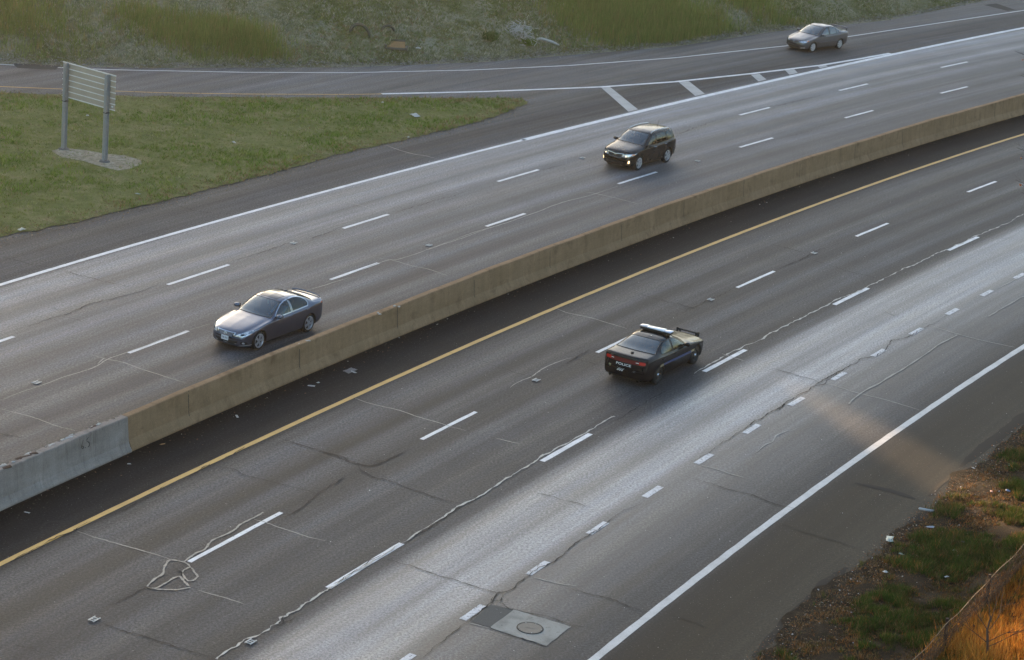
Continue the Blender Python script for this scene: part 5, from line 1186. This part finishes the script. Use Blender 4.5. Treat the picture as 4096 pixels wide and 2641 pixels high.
# --- older grey sedan
PV = paint('taupe_grey_paint', (.105, .098, .10), .6, .33)
cv = empty('sedan', (0, 0, 0), 0, 'older taupe grey sedan with rear spoiler coming down the slip road', 'car')
c = Car(dict(L=4.46, W=.857, FO=.86, WB=2.62, R=.305, Ra=.352, glass=(1.17, 1.98, 3.14, 3.72), doors=[(1.28, 2.34), (2.34, 3.28)], spokes=7, twin=(0,), sw=.07, rim=.215, tw_=.195, wglass=GLC, rglass=GLS,
    top=[(0, .48), (.02, .60), (.08, .68), (.2, .735), (.6, .83), (1.0, .925), (1.15, .965), (1.5, 1.16), (1.85, 1.325), (2.05, 1.39), (2.3, 1.43), (2.55, 1.44), (2.85, 1.425), (3.15, 1.37), (3.45, 1.245), (3.72, 1.11), (3.85, 1.07), (4.2, 1.06), (4.36, 1.045), (4.42, .95), (4.45, .75), (4.46, .62)],
    bot=[(0, .44), (.02, .33), (.06, .24), (.2, .19), (.6, .18), (3.9, .2), (4.25, .26), (4.40, .34), (4.46, .58)],
    belt=[(0, .48), (.1, .61), (.4, .73), (.85, .82), (1.2, .885), (2.4, .92), (3.3, .955), (3.8, .99), (4.3, .97), (4.46, .66)],
    wid=[(0, .60), (.05, .69), (.2, .78), (.6, .84), (1.2, .855), (2.5, .857), (3.5, .855), (4.0, .84), (4.35, .79), (4.46, .70)],
    tw=[(0, .5), (.15, .59), (.5, .67), (1.0, .70), (1.17, .70), (1.55, .65), (1.98, .58), (2.4, .555), (2.9, .545), (3.2, .55), (3.6, .62), (3.8, .66), (4.2, .67), (4.46, .6)],
    drop=[(0, .02), (.3, .05), (1.0, .06), (1.2, .04), (2.0, .05), (2.6, .06), (3.2, .05), (3.8, .03), (4.46, .02)],
    side=[dict(poly=[(1.52, .945), (1.75, 1.09), (1.98, 1.235), (2.2, 1.325), (2.31, 1.345), (2.33, .965)], mat=GLC), dict(poly=[(2.41, 1.355), (2.65, 1.36), (2.95, 1.33), (3.03, 1.30), (3.04, .99), (2.41, .97)], mat=GLC), dict(poly=[(3.08, 1.285), (3.22, 1.20), (3.34, 1.08), (3.32, 1.01), (3.08, .995)], mat=GLC)])).build(cv, PV)
hl = [(.32, .60), (.55, .565), (.74, .60), (.79, .72), (.62, .70), (.42, .655)]
for p, sg_ in ((hl, 1), (mir(hl), -1)):
    h = c.decal('headlight', p, 'front', 1, LAMP, cv, .007); c.decal('turn_signal', [(sg_ * x, z) for x, z in [(.72, .63), (.765, .65), (.785, .715), (.73, .70)]], 'front', 1, AMB, h, .012, .05)
    for k in (.45, .58): c.decal('reflector', ellipse(sg_ * k, .618, .03, .03), 'front', 1, CHR, h, .010, .05)
    c.decal('bumper_corner', [(sg_ * x, z) for x, z in [(.42, .235), (.70, .27), (.70, .31), (.50, .29)]], 'front', 1, SIL, cv, .008)
gr = c.decal('grille', [(-.30, .64), (.30, .64), (.27, .57), (-.27, .57)], 'front', 1, GR, cv, .005); c.ring('emblem', [(-.035, .635), (.035, .635), (.025, .58), (-.025, .58)], 'front', 1, CHR, gr, .018, .012); c.line('slat', [(-.28, .605), (0, .608), (.28, .605)], 'front', 1, PV, gr, .02, .008)
c.decal('lower_intake', [(-.40, .36), (.40, .36), (.36, .26), (-.36, .26)], 'front', 1, BLK, cv, .004); plate(c, cv, 'front', 0, .45, None)
tl = [(.50, .80), (.75, .76), (.78, .92), (.60, .95)]
for p in (tl, mir(tl)): c.decal('taillight', p, 'rear', 1, REDL, cv, .008)
for sd in (1, -1): c.decal('taillight', [(4.16, .86), (4.34, .83), (4.36, .94), (4.22, .965)], 'side', sd, REDL, cv, .008); c.decal('centre_pillar', [(2.32, .96), (2.42, .965), (2.42, 1.36), (2.31, 1.35)], 'side', sd, plain('brown_black_trim', (.03, .022, .02), .5), cv, .003); c.line('side_moulding', [(1.35, .56), (2.3, .57), (3.25, .58)], 'side', sd, PV, cv, .04, .004)
bm = bmesh.new(); pts = [Vector((c.x0 - 4.30 + .05 * (1 - (k / 6) ** 2 if k else 1), k / 6 * .62, 1.185 - .02 * (k / 6) ** 2)) for k in range(-6, 7)]
for p in pts: p.x = c.x0 - 4.30 - .04 * (1 - (p.y / .62) ** 2)
add_tube(bm, pts, .034, 8); [add_tube(bm, [Vector((c.x0 - 4.28, y, 1.03)), Vector((c.x0 - 4.31, y, 1.18))], .04, 6) for y in (-.58, .58)]; bm_obj('rear_spoiler', bm, PV, cv, True)
c.mirror(cv, 1.60, .955, PV); c.handles([(0, 2.22, .845), (1, 3.16, .875)], PV); c.seams([[(1.30, .34), (1.28, .88)], [(2.36, .32), (2.36, .95)]]); c.cabin(cv, SEATL); place(cv, at(3246.6, 209.4), at(3353, 196), 1, .857, (1.10, 1.08, 1.09))

# --- the two drivers one can make out behind the glass
SKIN = plain('skin', (.42, .24, .17), .6, var=.05); HAIR = plain('dark_hair', (.02, .014, .01), .7)
def driver(name, car, C, hand, shirt, label):
    r = empty(name, (0, 0, 0), 0, label, 'person'); r.location = car.location; r.rotation_euler = car.rotation_euler; r.scale = car.scale
    seat = Vector((C.x0 - (C.cowl + 1.22) + .10, .37, .66)); tp = float(C.f['top'](C.cowl + 1.2)); hz = min(tp - .17, 1.36)
    P = dict(pel=seat, sto=seat + Vector((-.06, 0, .22)), che=seat + Vector((-.12, 0, .40)), nec=Vector((seat.x - .13, .37, hz - .17)), hed=Vector((seat.x - .11, .37, hz - .05)), top=Vector((seat.x - .12, .37, hz + .05)))
    E_ = [('pel', 'sto'), ('sto', 'che'), ('che', 'nec'), ('nec', 'hed'), ('hed', 'top')]; Rr = dict(pel=.15, sto=.13, che=.145, nec=.055, hed=.085, top=.07)
    for s_, t in ((1, 'l'), (-1, 'r')):
        P['sh' + t] = P['che'] + Vector((0, s_ * .19, .05)); h = hand + Vector((-.02, s_ * .165, .03)); P['el' + t] = (P['sh' + t] + h) / 2 + Vector((-.05, s_ * .05, -.10)); P['wr' + t] = h + Vector((-.06, 0, -.02)); P['pa' + t] = h + Vector((.0, 0, .0))
        P['kn' + t] = seat + Vector((.46, s_ * .13, .06)); P['an' + t] = seat + Vector((.75, s_ * .13, -.24)); P['hi' + t] = seat + Vector((.03, s_ * .10, -.02))
        E_ += [('che', 'sh' + t), ('sh' + t, 'el' + t), ('el' + t, 'wr' + t), ('wr' + t, 'pa' + t), ('pel', 'hi' + t), ('hi' + t, 'kn' + t), ('kn' + t, 'an' + t)]; Rr.update({'sh' + t: .068, 'el' + t: .045, 'wr' + t: .028, 'pa' + t: .034, 'kn' + t: .07, 'an' + t: .045, 'hi' + t: .09})
        for k in range(5):
            f = h + Vector((.035, (k - 2) * .018, .03 - .006 * abs(k - 2))); f2 = f + Vector((.01, 0, -.03)); a, b = 'f%s%d' % (t, k), 'g%s%d' % (t, k); P[a] = f; P[b] = f2; E_ += [('pa' + t, a), (a, b)]; Rr[a] = .010; Rr[b] = .008
    ks = list(P); me = bpy.data.meshes.new('body'); me.from_pydata([tuple(P[k]) for k in ks], [(ks.index(a), ks.index(b)) for a, b in E_], [])
    o = bpy.data.objects.new('body', me); COL.objects.link(o); o.parent = r; md = o.modifiers.new('skin', 'SKIN')
    for i, k in enumerate(ks): me.skin_vertices[0].data[i].radius = (Rr[k], Rr[k])
    me.skin_vertices[0].data[0].use_root = True; sb = o.modifiers.new('sub', 'SUBSURF'); sb.levels = sb.render_levels = 1
    b = NB('driver_clothing'); ge = b.n('ShaderNodeTexCoord'); sx = b.n('ShaderNodeSeparateXYZ'); b.l(ge.outputs['Object'], sx.inputs[0])
    hd = b.math('GREATER_THAN', sx.outputs[2], hz - .15); hn = b.math('GREATER_THAN', sx.outputs[0], hand.x - .10); up_ = b.math('GREATER_THAN', sx.outputs[2], .80); hh = b.math('MAXIMUM', hd, b.math('MULTIPLY', hn, up_))
    low = b.math('LESS_THAN', sx.outputs[2], .66); cl = b.mix(low, shirt, (.03, .035, .05)); b.set(**{'Base Color': b.mix(hh, cl, (.42, .24, .17)), 'Roughness': .8}); me.materials.append(b.m)
    bm = bmesh.new(); q = bmesh.ops.create_uvsphere(bm, u_segments=14, v_segments=9, radius=1)
    for v in q['verts']: v.co = Vector((v.co.x * .105 - .025, v.co.y * .092, v.co.z * .085 + .035)) + P['hed']
    bm_obj('hair', bm, HAIR, r, True)
    bm = bmesh.new(); add_box(bm, P['hed'] + Vector((.088, 0, -.015)), (.03, .025, .04), None, .008); bm_obj('nose', bm, SKIN, r)
driver('person', g, CG, g_wheel, (.30, .42, .62), 'driver in a light blue shirt holding the wheel of the gunmetal sedan')
driver('person', sv, CS, s_wheel, (.30, .30, .30), 'driver in grey at the wheel of the black sport utility car')

# ------------------------------------------------------------------ small things lying about
WPAP = plain('white_paper', (.46, .455, .44), .7, var=.1); CLR = plain('pale_clear_plastic', (.26, .31, .28), .3); GREYS = plain('grey_sheet', (.12, .12, .125), .5, var=.25)
def crumple(name, p, sx, sy, h, mat, label, cat, group=None, n=5, rz=None):
    bm = bmesh.new(); g_ = [[None] * n for _ in range(n)]
    for i in range(n):
        for j in range(n):
            u, v = i / (n - 1) - .5, j / (n - 1) - .5; e = rnd.uniform(.8, 1.1)
            g_[i][j] = bm.verts.new((u * sx * e + rnd.uniform(-.06, .06) * sx, v * sy * e + rnd.uniform(-.06, .06) * sy, h * (1 - 3 * max(abs(u), abs(v)) ** 2) * rnd.uniform(.5, 1.2) + .004))
    for i in range(n - 1):
        for j in range(n - 1): bm.faces.new((g_[i][j], g_[i + 1][j], g_[i + 1][j + 1], g_[i][j + 1]))
    r = bmesh.ops.extrude_face_region(bm, geom=bm.faces[:])
    for v in r['geom']:
        if isinstance(v, bmesh.types.BMVert): v.co.z -= .004
    o = bm_obj(name, bm, mat); o.location = p; o.rotation_euler = (0, 0, rnd.uniform(0, 6) if rz is None else rz)
    return tag(o, label, cat, group)
HF = lambda a, b: float(hill_h(a, b))
LG = 'scraps of litter'
for (px, py, sx, sy, h, mat, nm, lab, ct, where) in [
    (1660, 467, .62, .34, .16, WPAP, 'plastic_bag', 'white crumpled plastic bag lying in the middle of the grass island', 'bag', 'i'),
    (350, 467, .16, .13, .09, WPAP, 'paper_scrap', 'small white paper ball on the grass just right of the sign', 'litter', 'i'),
    (936, 573, .26, .13, .06, WPAP, 'paper_scrap', 'white torn paper on the grass of the island below the plastic bag', 'litter', 'i'),
    (550, 779, .22, .12, .05, CLR, 'paper_scrap', 'pale scrap at the lower grassy edge of the island', 'litter', 'i'),
    (85, 922, .34, .22, .10, CLR, 'plastic_scrap', 'clear plastic scrap at the left end of the island edge', 'litter', 'i'),
    (1530, 412, .2, .1, .04, WPAP, 'paper_scrap', 'thin white strip on the island beside the slip road line', 'litter', 'i'),
    (1633, 552, .22, .1, .04, CLR, 'plastic_scrap', 'flat pale plastic piece on the island edge above the white line', 'litter', 'i'),
    (1400, 1483, .55, .30, .02, GREYS, 'sheet_of_plastic', 'flat dark grey plastic sheet against the foot of the barrier', 'sheet', 'r'),
    (1412, 1489, .28, .08, .03, WPAP, 'torn_strip', 'torn white strip beside the grey plastic sheet', 'litter', 'r'),
    (1245, 1545, .13, .26, .03, plain('grey_metal_scrap', (.36, .36, .37), .5), 'metal_scrap', 'forked pale scrap lying between barrier and yellow line', 'litter', 'r'),
    (1273, 1532, .12, .08, .03, WPAP, 'paper_scrap', 'small white scrap right of the forked scrap near the barrier', 'litter', 'r'),
    (948, 1667, .26, .08, .03, WPAP, 'paper_scrap', 'twisted white scrap on the dark inner shoulder near the barrier joint', 'litter', 'r'),
    (650, 1778, .18, .06, .02, plain('tan_scrap', (.35, .22, .10), .7), 'cardboard_scrap', 'small tan cardboard scrap by the end of the brown barrier', 'litter', 'r'),
    (516, 1857, .12, .06, .02, WPAP, 'paper_scrap', 'tiny white scrap on the dark shoulder below the number 6.5', 'litter', 'r'),
    (108, 2051, .18, .06, .02, WPAP, 'paper_scrap', 'white scrap at the lower left near the loop of tyre marks', 'litter', 'r'),
    (3558, 2163, .62, .34, .06, CLR, 'plastic_sheet', 'crumpled pale green plastic sheet on the edge of the right shoulder', 'sheet', 'v'),
    (3541, 2300, .16, .20, .08, WPAP, 'paper_scrap', 'white paper scrap standing in the near verge weeds', 'litter', 'v'),
    (3604, 2225, .26, .10, .05, CLR, 'plastic_bottle_scrap', 'flattened pale plastic in the verge just below the green sheet', 'litter', 'v'),
    (3892, 1880, .20, .09, .03, WPAP, 'paper_scrap', 'white scrap on the gravel edge at the right of the lit patch', 'litter', 'v'),
    (3818, 2216, .22, .18, .10, WPAP, 'paper_scrap', 'white crumpled cup among the weeds right of the washed out hollow', 'litter', 'v'),
    (3834, 2232, .18, .12, .06, CLR, 'plastic_scrap', 'shiny plastic scrap touching the white crumpled cup in the verge', 'litter', 'v'),
    (3720, 2118, .34, .16, .05, plain('blue_grey_scrap', (.28, .32, .38), .5), 'plastic_scrap', 'bluish plastic scrap on the dark soil by the hollow', 'litter', 'v'),
    (3965, 1976, .16, .12, .07, plain('pink_scrap', (.55, .32, .26), .7), 'paper_scrap', 'pinkish scrap in the upper part of the near verge', 'litter', 'v'),
    (4030, 1971, .24, .14, .08, plain('blue_scrap', (.14, .22, .36), .5), 'plastic_scrap', 'blue plastic scrap at the right edge of the near verge', 'litter', 'v'),
    (3785, 2316, .22, .10, .04, WPAP, 'paper_scrap', 'thin white scrap in the green weeds of the verge', 'litter', 'v'),
    (3850, 2180, .12, .12, .06, plain('violet_scrap', (.22, .2, .42), .5), 'plastic_scrap', 'violet scrap in the verge above the white crumpled cup', 'litter', 'v'),
    (1670, 205, .34, .14, .07, WPAP, 'paper_scrap', 'white paper at the foot of the hillside beside the orange board', 'litter', 'h'),
    (1752, 8, .3, .3, .16, WPAP, 'plastic_bag', 'white plastic bag caught near the top edge of the hillside', 'bag', 'h'),
    (2378, 72, .3, .14, .10, WPAP, 'paper_scrap', 'white scrap under the tall golden grass on the hillside', 'litter', 'h'),
    (2380, 140, .10, .24, .12, WPAP, 'paper_scrap', 'upright white scrap on the hillside right of the brush pile', 'litter', 'h'),
    (2890, 96, .22, .12, .08, CLR, 'plastic_scrap', 'pale scrap on the hillside left of the older sedan', 'litter', 'h'),
    (3032, 90, .26, .1, .08, CLR, 'plastic_scrap', 'pale scrap on the hillside just beside the older sedan', 'litter', 'h')]:
    p = at_h(px, py, HF) if where == 'h' else at_h(px, py, vh_xy) if where == 'v' else at(px, py, .05 if where == 'i' else .012)
    p.z += {'h': .10, 'v': .05, 'i': .03, 'r': .004}[where]
    kk = .72 if where == 'v' else 1.0
    crumple(nm, p, sx * kk, sy * kk, h * kk, mat, lab, ct, LG)
# curved white shard by the hollow
p = at_h(3705, 2043, vh_xy); bm = bmesh.new()
add_tube(bm, [Vector((.30 * math.cos(a), .16 * math.sin(a), .06 + .03 * math.sin(a * 2))) for a in np.linspace(3.3, 5.6, 12)], [.012] + [.04] * 10 + [.015], 6)
o = tag(bm_obj('curved_shard', bm, WPAP), 'curved white plastic shard lying over the washed out hollow', 'shard'); o.location = p; o.rotation_euler = (0, 0, .3)
# pavement marker castings on the lane lines
MK = plain('worn_marker_metal', (.48, .48, .47), .5, .3)
def marker(px, py, label):
    p = at(px, py, .02); r, a = rad_ang(p); o = empty('pavement_marker', p, a + math.pi / 2, label, 'road marker', 'raised pavement markers')
    for y in (-.085, .085):
        bm = bmesh.new(); add_box(bm, (0, y, .012), (.30, .032, .024), None, .006); bm_obj('runner', bm, MK, o)
    for x in (-.07, .03, .12):
        bm = bmesh.new(); add_box(bm, (x, 0, .016), (.028, .15, .02), None, .005); bm_obj('keel', bm, MK, o)
for px, py, lab in [(147, 1531, 'metal pavement marker on the sealed joint left of the gunmetal sedan'), (377, 2478, 'metal pavement marker at the bottom left beyond the looped sealant'), (2145, 1521, 'metal pavement marker between the two dashes left of the police car'),
                    (1716, 982, 'metal pavement marker in the middle of the far lanes near the barrier'), (1174, 973, 'metal pavement marker on the crack left of the far lane dashes'), (1003, 2568, 'metal pavement marker tangled in white sealant at the bottom edge'),
                    (3256, 1013, 'metal pavement marker on the lane line right of the police car, nearer the yellow line'), (2330, 633, 'metal pavement marker just left of the black sport utility car'), (2843, 1199, 'small metal pavement marker behind the police car on the dark crack'),
                    (2790, 645, 'metal pavement marker right of the black sport utility car near the barrier')]: marker(px, py, lab)
# hillside objects: two half-buried hoops, an orange board in a broken frame, a heap of pale brush
HOOP = plain('dark_hoop_rubber', (.085, .078, .055), .9)
for (x0, x1, yb0, yb1, yt, r_, lab) in [(1400, 1478, 130, 150, 96, .09, 'larger dark half-buried hoop arching out of the hillside grass'), (1526, 1577, 125, 130, 102, .07, 'smaller dark half-buried hoop on the hillside above the orange board')]:
    A_ = at_h(x0, yb0, HF); B_ = at_h(x1, yb1, HF); hgt = ((yb0 + yb1) / 2 - yt) / 70.0 * 1.05; bm = bmesh.new(); C_ = (A_ + B_) / 2
    add_tube(bm, [A_.lerp(B_, .5 - .5 * math.cos(t)) - C_ + Vector((0, 0, hgt * math.sin(t) - .06)) for t in np.linspace(-.15, math.pi + .15, 22)], r_, 8)
    tag(bm_obj('half_buried_hoop', bm, HOOP, None, True), lab, 'hoop').location = C_
p = at_h(1575, 200, HF); bo = empty('broken_crate', p, .12, 'broken wooden crate with an orange board at the foot of the hillside', 'crate')
bm = bmesh.new(); add_box(bm, (.12, .12, .22), (1.05, .62, .05), Matrix.Rotation(.45, 3, 'X'), .01); bm_obj('board', bm, plain('faded_orange_board', (.27, .15, .06), .8, var=.3), bo)
for c_, s_, r0 in [((-.52, -.05, .16), (.10, .75, .22), .12), ((.1, -.26, .06), (1.35, .06, .12), 0), ((.72, .0, .10), (.09, .7, .16), -.2), ((.05, .45, .40), (1.25, .06, .14), .05)]:
    bm = bmesh.new(); add_box(bm, c_, s_, Matrix.Rotation(r0, 3, 'Z'), .008); bm_obj('plank', bm, plain('grey_brown_plank', (.13, .11, .085), .9) if 'grey_brown_plank' not in bpy.data.materials else bpy.data.materials['grey_brown_plank'], bo)
PB_ = plain('pale_dead_wood', (.42, .40, .36), .9, var=.3)
for (px, py, n_, sx, lab) in [(2060, 130, 130, .7, 'heap of pale dead brush and stalks on the hillside'), (2095, 165, 90, .6, 'lower spill of pale broken brush near the slip road')]:
    c0 = at_h(px, py, HF); bm = bmesh.new()
    for k in range(n_):
        q = Vector((rnd.gauss(0, sx * .6), rnd.gauss(0, sx * .45), rnd.uniform(.02, .35))); d = Vector((rnd.uniform(-1, 1), rnd.uniform(-1, 1), rnd.uniform(-.2, .8))).normalized() * rnd.uniform(.15, .5)
        add_tube(bm, [q - d / 2 + Vector((0, 0, q.y * .4)), q + d / 2 + Vector((0, 0, q.y * .4))], rnd.uniform(.01, .025), 4)
    o = bm_obj('brush_pile', bm, PB_); o.location = c0; tag(o, lab, 'brush pile', None, None)
p = at_h(2170, 178, HF); bm = bmesh.new(); add_tube(bm, [Vector((-.7, .1, .12)), Vector((-.1, .0, .3)), Vector((.6, -.1, .18)), Vector((1.0, -.2, .05))], [.05, .09, .08, .04], 8); bm_obj('o', bm, PB_)
o = bpy.data.objects['o']; o.name = 'dead_log'; o.location = p; tag(o, 'pale fallen log beside the lower brush spill', 'log')
# bright green bushy weed by the brush
def weed(px, py, r, n_, col, lab):
    c0 = at_h(px, py, HF); a = rng.uniform(0, 6.28, n_); rr = np.sqrt(rng.uniform(0, 1, n_)) * r; zz = rng.uniform(0, .65, n_) * r * 1.2
    o = blades('bushy_weed', rr * np.cos(a), rr * np.sin(a), zz, rng.uniform(.1, .25, n_), np.tile([col], (n_, 1)), .04, GRASS, 3, 1.0, None); o.location = c0; tag(o, lab, 'weed')
weed(2112, 182, .42, 300, (.13, .19, .03), 'bright green bushy weed in front of the pale brush'); weed(1960, 165, .5, 260, (.10, .14, .04), 'darker green weed left of the pale brush heap')

# ------------------------------------------------------------------ thin evening haze
hz = bpy.data.materials.new('haze_air'); hz.use_nodes = True; t_ = hz.node_tree; t_.nodes.clear(); vo = t_.nodes.new('ShaderNodeVolumePrincipled'); oo = t_.nodes.new('ShaderNodeOutputMaterial')
vo.inputs['Color'].default_value = (.95, .94, .88, 1); vo.inputs['Density'].default_value = .00018; vo.inputs['Anisotropy'].default_value = .89; t_.links.new(vo.outputs[0], oo.inputs['Volume'])
bm = bmesh.new(); add_box(bm, (0, 130, 14.5), (360, 330, 31.6)); o = bm_obj('haze', bm, hz, None, False, 'stuff'); o.display_type = 'WIRE'
